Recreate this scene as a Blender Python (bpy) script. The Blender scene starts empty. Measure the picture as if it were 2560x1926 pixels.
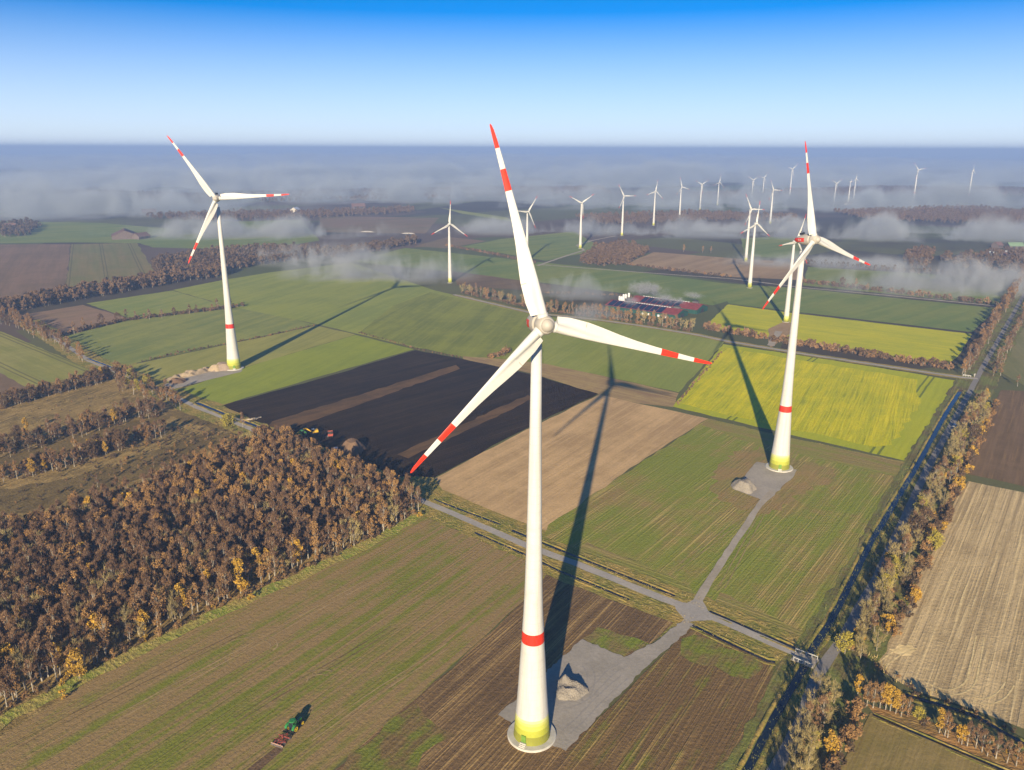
import bpy, bmesh, math, random
import numpy as np
from mathutils import Vector, Matrix
random.seed(7)
RNG = np.random.default_rng(7)
PI = math.pi
sc = bpy.context.scene
COL = sc.collection

# ------------------------------------------------------------------ camera
CAM_H, F_PX, PITCH, ROLL = 131.79, 1972.0, math.radians(16.67), math.radians(0.18)
W_PX, H_PX = 2560.0, 1926.0
FWD = Vector((0, math.cos(PITCH), -math.sin(PITCH)))
RT0 = Vector((1, 0, 0))
UP0 = RT0.cross(FWD)
RT = RT0 * math.cos(ROLL) + UP0 * math.sin(ROLL)
UP = -RT0 * math.sin(ROLL) + UP0 * math.cos(ROLL)
cam_d = bpy.data.cameras.new('camera')
cam = bpy.data.objects.new('camera', cam_d)
COL.objects.link(cam)
sc.camera = cam
cam_d.sensor_fit = 'HORIZONTAL'
cam_d.sensor_width = 36.0
cam_d.lens = 36.0 * F_PX / W_PX
cam_d.clip_start = 0.5
cam_d.clip_end = 60000
M = Matrix((RT, UP, -FWD)).transposed().to_4x4()
M.translation = (0, 0, CAM_H)
cam.matrix_world = M


def S(x, y, z=0.0):
    """survey point: full-size photo pixel -> ground position"""
    d = FWD * F_PX + RT * (x - W_PX / 2) - UP * (y - H_PX / 2)
    t = (z - CAM_H) / d.z
    return Vector((d.x * t, d.y * t))


def F(x, y):
    return S(x * 1.15732, y * 1.15732)


def crop(ox, oy, k):
    return lambda x, y: S(ox + x * k, oy + y * k)


z1 = crop(0, 300, .4069); z2 = crop(800, 400, .3617); z3 = crop(1500, 350, .4792); z4 = crop(0, 800, .4069)
z6 = crop(800, 900, .4069); z7 = crop(1600, 850, .434); z8 = crop(1700, 1400, .3888)
cf = crop(1480, 700, .1537); cr = crop(2060, 700, .2404); cl = crop(400, 920, .16275); ce = crop(700, 1050, .0904); cg = crop(1220, 1500, 1 / 3.906)


def L(fn, *pts):
    return [fn(*p) for p in pts]


# ------------------------------------------------------------------ tagging
def tag(o, label=None, cat=None, group=None, kind=None):
    if label: o['label'] = label
    if cat: o['category'] = cat
    if group: o['group'] = group
    if kind: o['kind'] = kind
    return o


def empty(name, loc, rz=0.0):
    o = bpy.data.objects.new(name, None)
    o.location = (loc[0], loc[1], loc[2] if len(loc) > 2 else 0.0)
    o.rotation_euler = (0, 0, rz)
    o.empty_display_size = 1
    COL.objects.link(o)
    return o


def link(name, me, parent=None, mats=()):
    o = bpy.data.objects.new(name, me)
    COL.objects.link(o)
    if parent: o.parent = parent
    for m in mats:
        if m and m.name not in [x.name for x in me.materials if x]: me.materials.append(m)
    return o


# ------------------------------------------------------------------ materials
class NT:
    def __init__(s, name):
        s.m = bpy.data.materials.new(name)
        s.m.use_nodes = True
        s.t = s.m.node_tree
        s.t.nodes.clear()
        s.out = s.n('ShaderNodeOutputMaterial')

    def n(s, typ, **kw):
        nd = s.t.nodes.new(typ)
        for k, v in kw.items():
            if k.startswith('i_'):
                nd.inputs[k[2:].replace('_', ' ')].default_value = v
            else:
                setattr(nd, k, v)
        return nd

    def l(s, a, b):
        s.t.links.new(a, b)

    def val(s, sock, v):
        if hasattr(v, 'is_output') or isinstance(v, bpy.types.NodeSocket): s.l(v, sock)
        else: sock.default_value = v

    def math(s, op, a, b=None, c=None, clamp=False):
        nd = s.n('ShaderNodeMath', operation=op, use_clamp=clamp)
        s.val(nd.inputs[0], a)
        if b is not None: s.val(nd.inputs[1], b)
        if c is not None: s.val(nd.inputs[2], c)
        return nd.outputs[0]

    def mix(s, f, a, b):
        nd = s.n('ShaderNodeMix', data_type='RGBA')
        s.val(nd.inputs[0], f)
        for i, v in ((6, a), (7, b)):
            if isinstance(v, tuple): nd.inputs[i].default_value = (*v[:3], 1)
            else: s.l(v, nd.inputs[i])
        return nd.outputs[2]

    def ramp(s, f, lo, hi):
        nd = s.n('ShaderNodeMapRange', clamp=True, interpolation_type='SMOOTHSTEP')
        s.val(nd.inputs[0], f)
        nd.inputs[1].default_value = lo
        nd.inputs[2].default_value = hi
        return nd.outputs[0]

    def noise(s, vec, scale, detail=3.0, rough=0.55, dist=0.0):
        nd = s.n('ShaderNodeTexNoise')
        s.l(vec, nd.inputs['Vector'])
        nd.inputs['Scale'].default_value = scale
        nd.inputs['Detail'].default_value = detail
        nd.inputs['Roughness'].default_value = rough
        nd.inputs['Distortion'].default_value = dist
        return nd.outputs[0]

    def scaled(s, vec, sx, sy, sz=1.0, rz=0.0):
        nd = s.n('ShaderNodeMapping')
        r = s.n('ShaderNodeVectorRotate', rotation_type='Z_AXIS')
        s.l(vec, r.inputs['Vector'])
        r.inputs['Angle'].default_value = rz
        s.l(r.outputs[0], nd.inputs['Vector'])
        nd.inputs['Scale'].default_value = (sx, sy, sz)
        return nd.outputs[0]

    def pos(s):
        return s.n('ShaderNodeNewGeometry').outputs['Position']

    def bsdf(s, col, rough=0.9, spec=0.1, metal=0.0, bump=None, bump_d=0.1):
        b = s.n('ShaderNodeBsdfPrincipled')
        if isinstance(col, tuple): b.inputs['Base Color'].default_value = (*col[:3], 1)
        else: s.l(col, b.inputs['Base Color'])
        s.val(b.inputs['Roughness'], rough)
        b.inputs['Specular IOR Level'].default_value = spec
        b.inputs['Metallic'].default_value = metal
        if bump is not None:
            bp = s.n('ShaderNodeBump')
            bp.inputs['Strength'].default_value = 1.0
            bp.inputs['Distance'].default_value = bump_d
            s.l(bump, bp.inputs['Height'])
            s.l(bp.outputs[0], b.inputs['Normal'])
        s.l(b.outputs[0], s.out.inputs['Surface'])
        return s.m


def plain(name, col, rough=0.7, spec=0.3, metal=0.0, var=0.12, scale=0.8):
    t = NT(name)
    n = t.noise(t.pos(), scale, 4)
    c2 = tuple(max(0, c * (1 - var * 2)) for c in col)
    c1 = tuple(c * (1 + var) for c in col)
    return t.bsdf(t.mix(t.ramp(n, .25, .75), c2, c1), rough, spec, metal)


def field_mat(name, c1, c2, ang, c3=None, amt3=0.5, wide=9.0, fine=1.1, patch=45.0, streak=.5, lo=.38, hi=.62, grain=.45, bump=.12,
              tram=None, tramcol=None, fine_lo=.5, fine_hi=.66, stretch=26):
    """soil / crop: streaks along the working direction, patches, row lines and grain"""
    t = NT(name)
    p = t.pos()
    a = t.scaled(p, 1.0 / (wide * stretch * .6), 1.0 / wide, 1, -ang)
    b = t.scaled(p, 1.0 / (fine * stretch), 1.0 / fine, 1, -ang)
    n1 = t.noise(a, 1.0, 4, .6)
    n2 = t.noise(b, 1.0, 3, .6)
    n3 = t.noise(p, 1.0 / patch, 6, .62, .4)
    n4 = t.noise(p, .9, 4, .7)
    n5 = t.noise(p, .16, 5, .65)
    f = t.math('MULTIPLY_ADD', n1, streak, t.math('MULTIPLY', n3, 1 - streak))
    f = t.math('MULTIPLY_ADD', t.math('SUBTRACT', n5, .5), .25, f)
    col = t.mix(t.ramp(f, lo, hi), c1, c2)
    if c3:
        g = t.math('MULTIPLY', t.ramp(n2, fine_lo, fine_hi), t.ramp(t.math('ADD', n1, t.math('SUBTRACT', n3, .5)), .3, .75))
        col = t.mix(t.math('MULTIPLY', g, amt3), col, c3)
    if tram:
        sx = t.n('ShaderNodeSeparateXYZ')
        t.l(t.scaled(p, 1, 1, 1, -ang), sx.inputs[0])
        w = t.math('ADD', sx.outputs[1], t.math('MULTIPLY', n3, 1.5))
        q = t.math('PINGPONG', t.math('ADD', w, 500.0), tram / 2)
        e = t.math('ABSOLUTE', t.math('SUBTRACT', q, 1.6))
        col = t.mix(t.math('MULTIPLY', t.math('SUBTRACT', 1.0, t.ramp(e, .3, .8)), .75), col, tramcol or c1)
    k = t.math('MULTIPLY_ADD', t.math('ADD', t.math('SUBTRACT', n4, .5), t.math('MULTIPLY', t.math('SUBTRACT', n2, .5), .8)), grain * 1.6, 1.6)
    mx = t.n('ShaderNodeVectorMath', operation='SCALE')
    warm = t.n('ShaderNodeMix', data_type='RGBA', blend_type='MULTIPLY')
    warm.inputs[0].default_value = 1.0
    t.l(col, warm.inputs[6]); warm.inputs[7].default_value = (1.07, 1.0, .80, 1)
    t.l(warm.outputs[2], mx.inputs[0])
    t.l(k, mx.inputs['Scale'])
    h = t.math('ADD', n4, t.math('MULTIPLY', n2, 1.2))
    return t.bsdf(mx.outputs[0], .95, .05, 0, h, bump)


def leaf_mat(name, c1, c2, c3):
    c1, c2, c3 = [tuple(q * 1.22 for q in c) for c in (c1, c2, c3)]
    t = NT(name)
    oi = t.n('ShaderNodeObjectInfo')
    p = t.pos()
    n = t.noise(p, .16, 2)
    n2 = t.noise(p, .75, 2)
    f = t.math('ADD', t.math('MULTIPLY', oi.outputs['Random'], .5), t.math('MULTIPLY', n, .6))
    col = t.mix(t.ramp(f, .2, .8), c1, c2)
    col = t.mix(t.math('MULTIPLY', t.ramp(n2, .5, .72), .6), col, c3)
    return t.bsdf(col, .8, .1)


def A(p, q):
    d = q - p
    return math.atan2(d.y, d.x)


# ------------------------------------------------------------------ mesh helpers
class MB:
    def __init__(s):
        s.v, s.f, s.mi = [], [], []
        s.cur = 0

    def add(s, vs, fs):
        b = len(s.v)
        s.v += [tuple(v) for v in vs]
        for f in fs:
            s.f.append([b + i for i in f])
            s.mi.append(s.cur)

    def box(s, c, size, rz=0.0, M4=None):
        hx, hy, hz = size[0] / 2, size[1] / 2, size[2] / 2
        vs = [Vector((x, y, z)) for x in (-hx, hx) for y in (-hy, hy) for z in (-hz, hz)]
        R = M4 if M4 is not None else Matrix.Rotation(rz, 4, 'Z')
        vs = [R @ v + Vector(c) for v in vs]
        s.add(vs, [(0, 1, 3, 2), (4, 6, 7, 5), (0, 4, 5, 1), (2, 3, 7, 6), (0, 2, 6, 4), (1, 5, 7, 3)])

    def bar(s, a, b, w, h=None):
        a, b = Vector(a), Vector(b)
        d = b - a
        q = d.to_track_quat('X', 'Z').to_matrix().to_4x4()
        s.box((a + b) / 2, (d.length, w, h or w), 0, q)

    def tube(s, a, b, r0, r1, n=8, cap=True):
        a, b = Vector(a), Vector(b)
        q = (b - a).to_track_quat('Z', 'Y').to_matrix()
        vs = []
        for p, r in ((a, r0), (b, r1)):
            for i in range(n):
                t = 2 * PI * i / n
                vs.append(p + q @ Vector((r * math.cos(t), r * math.sin(t), 0)))
        fs = [(i, (i + 1) % n, n + (i + 1) % n, n + i) for i in range(n)]
        if cap: fs += [tuple(range(n - 1, -1, -1)), tuple(range(n, 2 * n))]
        s.add(vs, fs)

    def lathe(s, prof, n=32, M4=None, mats=None):
        """prof: (axial, radius); axis +Z of M4"""
        M4 = M4 or Matrix()
        b = len(s.v)
        for z, r in prof:
            for i in range(n):
                t = 2 * PI * i / n
                s.v.append(tuple(M4 @ Vector((r * math.cos(t), r * math.sin(t), z))))
        for k in range(len(prof) - 1):
            for i in range(n):
                s.f.append([b + k * n + i, b + k * n + (i + 1) % n, b + (k + 1) * n + (i + 1) % n, b + (k + 1) * n + i])
                s.mi.append(mats[k] if mats else s.cur)
        s.f.append([b + i for i in range(n - 1, -1, -1)]); s.mi.append(mats[0] if mats else s.cur)
        s.f.append([b + (len(prof) - 1) * n + i for i in range(n)]); s.mi.append(mats[-1] if mats else s.cur)

    def mesh(s, name, mats, smooth=False):
        me = bpy.data.meshes.new(name)
        me.from_pydata(s.v, [], s.f)
        for m in mats: me.materials.append(m)
        me.polygons.foreach_set('material_index', s.mi)
        if smooth:
            me.polygons.foreach_set('use_smooth', [True] * len(s.f))
            try: me.set_sharp_from_angle(angle=math.radians(40))
            except Exception: pass
        me.update()
        return me

    def build(s, name, mats, parent=None, smooth=False):
        if not isinstance(mats, (list, tuple)): mats = [mats]
        return link(name, s.mesh(name, mats, smooth), parent)


ZL = [0.02]


def next_z():
    ZL[0] += 0.002
    return ZL[0]


def jitter_poly(pts, step, amp):
    out = []
    n = len(pts)
    for i in range(n):
        a, b = pts[i], pts[(i + 1) % n]
        d = (b - a)
        k = min(60, max(1, int(d.length / step)))
        nn = Vector((-d.y, d.x)).normalized() if d.length > 0 else Vector((0, 0))
        for j in range(k):
            w = 0 if j == 0 else amp * (random.random() - .5) * 2
            out.append(a + d * (j / k) + nn * w)
    return out


def field(pts, mat, label, name='field', amp=.5, step=7.0, z=None):
    pts = jitter_poly([Vector(p) for p in pts], step, amp)
    zz = next_z() if z is None else z
    me = bpy.data.meshes.new(name)
    me.from_pydata([(p.x, p.y, zz) for p in pts], [], [list(range(len(pts)))])
    me.update()
    bm = bmesh.new(); bm.from_mesh(me)
    bm.normal_update()
    for f in bm.faces:
        if f.normal.z < 0: f.normal_flip()
    bmesh.ops.triangulate(bm, faces=bm.faces[:])
    bm.to_mesh(me); bm.free()
    me.materials.append(mat)
    o = link(name, me)
    tag(o, label, None, None, 'structure')
    return o


def resample(pts, step):
    out = []
    for a, b in zip(pts, pts[1:]):
        k = max(1, int((b - a).length / step))
        out += [a + (b - a) * (j / k) for j in range(k)]
    return out + [pts[-1]]


def smooth_line(pts, it=2):
    for _ in range(it):
        q = [pts[0]]
        for a, b in zip(pts, pts[1:]):
            q += [a * .75 + b * .25, a * .25 + b * .75]
        q.append(pts[-1]); pts = q
    return pts


def normals(pts):
    ns = []
    for i in range(len(pts)):
        d = pts[min(i + 1, len(pts) - 1)] - pts[max(i - 1, 0)]
        ns.append(Vector((-d.y, d.x)).normalized())
    return ns


def ribbon(name, pts, width, mat, label, off=0.0, jit=.15, step=4.0, z=None, kind='structure'):
    pts = resample([Vector(p) for p in pts], step)
    ns = normals(pts)
    zz = next_z() if z is None else z
    vs, fs = [], []
    for p, n in zip(pts, ns):
        for sgn in (-1, 1):
            q = p + n * (off + sgn * (width / 2 + (random.random() - .5) * 2 * jit))
            vs.append((q.x, q.y, zz))
    for i in range(len(pts) - 1):
        fs.append((2 * i, 2 * i + 2, 2 * i + 3, 2 * i + 1)[::-1] if False else (2 * i, 2 * i + 2, 2 * i + 3, 2 * i + 1))
    me = bpy.data.meshes.new(name); me.from_pydata(vs, [], fs); me.materials.append(mat); me.update()
    if me.polygons and me.polygons[0].normal.z < 0: me.flip_normals()
    o = link(name, me)
    tag(o, label, None, None, kind)
    return o


def ridge(name, pts, off, w, h, mat, label, step=3.0):
    """a low earth bank beside a ditch"""
    pts = resample([Vector(p) for p in pts], step)
    ns = normals(pts)
    vs, fs = [], []
    for p, n in zip(pts, ns):
        hh = h * random.uniform(.45, 1.3)
        for o_, z in ((-w / 2, -.02), (-w / 5, hh), (w / 5, hh * .95), (w / 2, -.02)):
            q = p + n * (off + o_ + random.uniform(-.12, .12))
            vs.append((q.x, q.y, z))
    for i in range(len(pts) - 1):
        for k in range(3):
            fs.append((4 * i + k, 4 * i + 4 + k, 4 * i + 5 + k, 4 * i + 1 + k))
    me = bpy.data.meshes.new(name); me.from_pydata(vs, [], fs); me.materials.append(mat); me.update()
    me.polygons.foreach_set('use_smooth', [True] * len(fs))
    if me.polygons and sum(p.normal.z for p in me.polygons) < 0: me.flip_normals()
    o = link(name, me); tag(o, label, None, None, 'structure')
    return o


def quads_mesh(name, V, mats, mi=None):
    """V: (n,4,3) array of quads"""
    n = len(V)
    me = bpy.data.meshes.new(name)
    me.vertices.add(n * 4)
    me.vertices.foreach_set('co', V.astype(np.float32).reshape(-1))
    me.loops.add(n * 4)
    me.loops.foreach_set('vertex_index', np.arange(n * 4, dtype=np.int32))
    me.polygons.add(n)
    me.polygons.foreach_set('loop_start', np.arange(0, n * 4, 4, dtype=np.int32))
    try: me.polygons.foreach_set('loop_total', np.full(n, 4, dtype=np.int32))
    except Exception: pass
    for m in mats: me.materials.append(m)
    if mi is not None: me.polygons.foreach_set('material_index', np.asarray(mi, dtype=np.int32))
    me.update(calc_edges=True)
    me.validate()
    return me


def rand_dirs(n, up=0.0):
    d = RNG.normal(size=(n, 3)); d[:, 2] += up
    return d / np.linalg.norm(d, axis=1, keepdims=True)


def leaf_quads(P, size):
    n = len(P)
    a = rand_dirs(n); b = np.cross(a, rand_dirs(n)); b /= np.linalg.norm(b, axis=1, keepdims=True) + 1e-9
    s = (size * RNG.uniform(.6, 1.35, n))[:, None] * .5
    a = a * s; b = b * s * RNG.uniform(.55, 1., n)[:, None]
    return np.stack([P - a - b, P + a - b * .7, P + a * 1.1 + b, P - a * .8 + b], 1)


def stick_quads(P, D, w):
    """thin slivers from P along D"""
    n = len(P)
    b = np.cross(D, rand_dirs(n)); b /= np.linalg.norm(b, axis=1, keepdims=True) + 1e-9
    b = b * (np.broadcast_to(w, (n,)) * RNG.uniform(.6, 1.3, n))[:, None] * .5
    return np.stack([P - b, P + b, P + D + b * .35, P + D - b * .35], 1)


def tube_quads(a, b, r0, r1, n=5):
    a, b = Vector(a), Vector(b)
    q = (b - a).to_track_quat('Z', 'Y').to_matrix()
    ra = [a + q @ Vector((r0 * math.cos(2 * PI * i / n), r0 * math.sin(2 * PI * i / n), 0)) for i in range(n)]
    rb = [b + q @ Vector((r1 * math.cos(2 * PI * i / n), r1 * math.sin(2 * PI * i / n), 0)) for i in range(n)]
    return [[tuple(ra[i]), tuple(ra[(i + 1) % n]), tuple(rb[(i + 1) % n]), tuple(rb[i])] for i in range(n)]


def tree_arrays(kind, h, r, z0, nleaf, leaf, ntwig, twig, nclump=14):
    """returns (trunk quads, crown quads) of a tree h metres tall with crown radius r that starts at z0"""
    t = RNG.uniform(.02, 1, nclump)
    if kind == 'oval': prof = np.sin(PI * (.1 + .86 * t)) ** .75
    elif kind == 'vase': prof = np.clip(.25 + 1.0 * t - .55 * np.clip(t - .7, 0, 1) * 2.2, .1, 1)
    elif kind == 'round': prof = np.sqrt(np.clip(1 - (2 * t - .95) ** 2, .03, 1))
    else: prof = np.clip(1.05 - t, .12, 1)
    ang = RNG.uniform(0, 2 * PI, nclump)
    rad = r * prof * np.sqrt(RNG.uniform(.1, 1, nclump)) * .82
    C = np.stack([rad * np.cos(ang), rad * np.sin(ang), z0 + (h - z0) * t * .95], 1)
    C[0] = (0, 0, h * .93)
    cr_ = r * RNG.uniform(.26, .46, nclump)
    q = []
    lean = np.array([random.uniform(-.04, .04) * h, random.uniform(-.04, .04) * h])
    mid = (lean[0] * .4, lean[1] * .4, z0 * .9)
    top = (lean[0], lean[1], h * .9)
    rb = .018 * h + .04
    q += tube_quads((0, 0, -.15), mid, rb, rb * .72, 6)
    q += tube_quads(mid, top, rb * .72, rb * .16, 5)
    for i in range(1, min(nclump, 11)):
        f = min(.9, max(.0, (C[i, 2] - z0) / (h - z0) - .28))
        a = (mid[0] + (top[0] - mid[0]) * f, mid[1] + (top[1] - mid[1]) * f, mid[2] + (top[2] - mid[2]) * f)
        q += tube_quads(a, tuple(C[i]), rb * .34, rb * .1, 3)
    T = np.array(q)
    parts = []
    if nleaf:
        ci = RNG.integers(0, nclump, nleaf)
        d = rand_dirs(nleaf, .15)
        P = C[ci] + d * (cr_[ci] * RNG.uniform(.25, 1.1, nleaf))[:, None]
        P[:, 2] = np.clip(P[:, 2], z0 * .55, h * 1.02)
        parts.append(leaf_quads(P, leaf))
    if ntwig:
        ci = RNG.integers(0, nclump, ntwig)
        P = C[ci] + rand_dirs(ntwig) * (cr_[ci] * RNG.uniform(0, .6, ntwig))[:, None]
        out = C[ci].copy(); out[:, 2] = np.maximum(0.2, (C[ci][:, 2] - z0) * .6 + r * .5)
        D = out / (np.linalg.norm(out, axis=1, keepdims=True) + 1e-6) + rand_dirs(ntwig) * .65
        D *= (RNG.uniform(.5, 1.25, ntwig) * r * .34)[:, None]
        parts.append(stick_quads(P, D, twig))
    return T, np.concatenate(parts)


# ------------------------------------------------------------------ light, sky, colour
SUN_EL, SUN_AZ = math.radians(18.4), math.radians(190.3)
sun_dir = Vector((math.sin(SUN_AZ) * math.cos(SUN_EL), math.cos(SUN_AZ) * math.cos(SUN_EL), math.sin(SUN_EL)))
ld = bpy.data.lights.new('sun', 'SUN')
ld.energy = 5.0
ld.angle = math.radians(0.53)
ld.color = (1.0, .85, .60)
sun = bpy.data.objects.new('sun', ld)
COL.objects.link(sun)
sun.rotation_euler = sun_dir.to_track_quat('Z', 'Y').to_euler()
sun.location = sun_dir * 300

w = bpy.data.worlds.new('World')
sc.world = w
w.use_nodes = True
nt = w.node_tree
bg = nt.nodes['Background']
sky = nt.nodes.new('ShaderNodeTexSky')
sky.sky_type = 'NISHITA'
sky.sun_disc = False
sky.sun_elevation = SUN_EL
sky.sun_rotation = SUN_AZ
sky.altitude = 130
sky.air_density = 0.5
sky.dust_density = 0.2
sky.ozone_density = 6.0
hsv = nt.nodes.new('ShaderNodeHueSaturation')
hsv.inputs['Saturation'].default_value = 1.12
hsv.inputs['Value'].default_value = 0.95
tint = nt.nodes.new('ShaderNodeMix'); tint.data_type = 'RGBA'; tint.blend_type = 'MULTIPLY'; tint.inputs[0].default_value = 1.0
tint.inputs[7].default_value = (.70, .97, 1.0, 1)
nt.links.new(sky.outputs[0], tint.inputs[6])
nt.links.new(tint.outputs[2], hsv.inputs['Color'])
# pale mist veil low over the horizon
tcw = nt.nodes.new('ShaderNodeTexCoord'); sxw = nt.nodes.new('ShaderNodeSeparateXYZ'); mrw = nt.nodes.new('ShaderNodeMapRange'); mxw = nt.nodes.new('ShaderNodeMix')
nt.links.new(tcw.outputs['Generated'], sxw.inputs[0])
nt.links.new(sxw.outputs[2], mrw.inputs[0])
mrw.interpolation_type = 'LINEAR'
mrw.inputs[1].default_value = 0.0; mrw.inputs[2].default_value = 0.15; mrw.inputs[3].default_value = 0.92; mrw.inputs[4].default_value = 0.0
mxw.data_type = 'RGBA'
nt.links.new(mrw.outputs[0], mxw.inputs[0]); nt.links.new(hsv.outputs[0], mxw.inputs[6])
mxw.inputs[7].default_value = (6.2, 6.7, 7.2, 1)
nt.links.new(mxw.outputs[2], bg.inputs['Color'])
bg.inputs['Strength'].default_value = 0.086
sc.view_settings.view_transform = 'Standard'
sc.view_settings.look = 'None'
sc.view_settings.exposure = 0.75
sc.view_settings.gamma = 1.0
sc.render.engine = 'CYCLES'
sc.cycles.use_denoising = True
sc.cycles.max_bounces = 5
sc.cycles.diffuse_bounces = 2
sc.cycles.glossy_bounces = 2
sc.cycles.volume_bounces = 0
sc.cycles.transparent_max_bounces = 16
sc.cycles.volume_step_rate = 1.0
sc.cycles.volume_max_steps = 160

# ------------------------------------------------------------------ haze and fog
def haze_mat():
    t = NT('haze_air')
    v = t.n('ShaderNodeVolumePrincipled')
    v.inputs['Color'].default_value = (.40, .58, 1.0, 1)
    v.inputs['Density'].default_value = 1 / 4000.0
    v.inputs['Anisotropy'].default_value = 0.0
    t.l(v.outputs[0], t.out.inputs['Volume'])
    t.m.cycles.homogeneous_volume = True
    return t.m


mb = MB()
mb.box((0, 0, 77), (33000, 33000, 156))
hz = mb.build('haze', [haze_mat()])
tag(hz, 'thin blue morning haze that fades the far plain', None, None, 'stuff')


def fog_mat(name, dens, scale, thr, squash=2.5, col=(.86, .88, 1.0), soft=.9, rate=.5, wid=.36, puff=None):
    t = NT(name)
    tc = t.n('ShaderNodeTexCoord')
    p = t.pos()
    oc = tc.outputs['Object']
    ln = t.n('ShaderNodeVectorMath', operation='LENGTH')
    t.l(oc, ln.inputs[0])
    edge = t.ramp(ln.outputs['Value'], 1.0, 1.0 - soft)
    sv = t.scaled(p, scale, scale * .8, scale * squash, .25)
    n = t.noise(sv, 1.0, 6, .66, 1.0)
    n = t.ramp(t.math('ADD', n, t.math('MULTIPLY', t.math('SUBTRACT', edge, .5), .22)), thr, thr + wid)
    if puff:
        ps, amp, pth, fall = puff
        hn = t.noise(t.scaled(p, ps, ps * .8, ps * .35, .3), 1.0, 5, .58, .5)
        sx = t.n('ShaderNodeSeparateXYZ'); t.l(p, sx.inputs[0])
        top = t.math('MULTIPLY', t.math('SUBTRACT', hn, pth), amp)
        top = t.math('ADD', top, t.math('MULTIPLY', t.math('SUBTRACT', n, .5), fall * 1.2))
        n = t.math('DIVIDE', t.math('SUBTRACT', top, sx.outputs[2]), fall, clamp=True)
    d = t.math('MULTIPLY', t.math('MULTIPLY', n, edge), dens)
    v = t.n('ShaderNodeVolumePrincipled')
    v.inputs['Color'].default_value = (*col, 1)
    v.inputs['Anisotropy'].default_value = 0.0
    t.l(d, v.inputs['Density'])
    t.l(v.outputs[0], t.out.inputs['Volume'])
    t.m.cycles.volume_step_rate = rate
    return t.m


_bm = bmesh.new(); bmesh.ops.create_icosphere(_bm, subdivisions=3, radius=1.0)
FOG_ME = bpy.data.meshes.new('fog_bank'); _bm.to_mesh(FOG_ME); _bm.free()


def fog(c, size, mat, label, rz=0.0, zc=0.0, name='fog_bank'):
    me = FOG_ME.copy(); me.materials.append(mat)
    o = link(name, me)
    o.location = (c.x, c.y, zc)
    o.scale = size
    o.rotation_euler = (0, 0, rz)
    tag(o, label, None, 'drifting fog', 'stuff')
    return o


FM_NEAR = fog_mat("fog_near", .030, 1 / 26., .36, .9, (.98, 1, 1), .8, .4, .3, (1 / 38., 190, .43, 14))
FM_MID = fog_mat('fog_mid', .023, 1 / 40., .36, .9, (.94, .98, 1), .7, .4, .3, (1 / 75., 260, .465, 14))
FM_FAR = fog_mat('fog_far', .0125, 1 / 80., .36, .8, (.86, .94, 1.0), .7, .3, .3, (1 / 140., 460, .46, 22))
FM_SEA = fog_mat('fog_sea', .0065, 1 / 160., .36, .8, (.83, .92, 1.0), .4, .09, .3, (1 / 300., 560, .46, 26))
# (photo x, photo y in the 2212 survey, half width, half depth, height, material, label)
for x, y, a, b, h, m, lab in [
    (815, 600, 130, 70, 44, FM_NEAR, 'pale wisp of fog drifting over the green field behind the left turbine'),
    (690, 565, 120, 80, 36, FM_NEAR, 'thin fog curling round the small wood left of centre'),
    (1225, 645, 60, 40, 40, FM_NEAR, 'small puff of fog rising over the birch row beside the farm'),
    (1290, 690, 45, 25, 14, FM_NEAR, 'low fog lying in front of the solar roofed barns'),
    (1560, 505, 330, 120, 46, FM_MID, 'long streak of fog between the far small turbines'),
    (1130, 500, 200, 110, 30, FM_MID, 'thin fog crossing the plain behind the middle small turbines'),
    (1900, 510, 420, 130, 48, FM_MID, 'long low fog streak right of the right hand turbine'),
    (2090, 625, 190, 90, 42, FM_NEAR, 'pale fog patch hanging over the far end of the canal lane'),
    (1800, 575, 160, 60, 16, FM_NEAR, 'faint ground fog behind the rear rapeseed field'),
    (540, 508, 280, 120, 40, FM_MID, 'thin fog sheet behind the hub of the left turbine'),
    (250, 450, 560, 330, 85, FM_FAR, 'bright fog bank behind the red roofed farm at left'),
    (60, 465, 320, 240, 80, FM_FAR, 'bright fog bank at the far left edge of the plain'),
    (420, 405, 950, 520, 85, FM_FAR, 'fog bank rolling over the dark woods far left'),
    (900, 430, 680, 320, 75, FM_FAR, 'broken fog bank far behind the main turbine'),
    (1500, 445, 700, 300, 65, FM_FAR, 'fog bank around the feet of the far turbine row'),
    (2000, 445, 700, 300, 65, FM_FAR, 'fog bank around the feet of the two tall far turbines'),
]:
    fog(F(x, y), (a, b, h), m, lab, random.uniform(-.15, .15), h * .15)
fog(Vector((-300, 8000)), (6500, 4200, 110), FM_SEA, 'sea of fog lying over the plain towards the horizon', 0, 5)
fog(Vector((500, 3500)), (3600, 900, 95), FM_SEA, 'sheet of fog in front of the horizon fog sea', .05, 5)

# ------------------------------------------------------------------ ground and fields
GREEN = (.105, .150, .038); GREEN2 = (.155, .205, .045); DGREEN = (.06, .10, .035)
SOIL = (.215, .150, .085); DSOIL = (.105, .070, .048); TAN = (.34, .26, .17)
STRAW = (.48, .37, .20)


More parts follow.
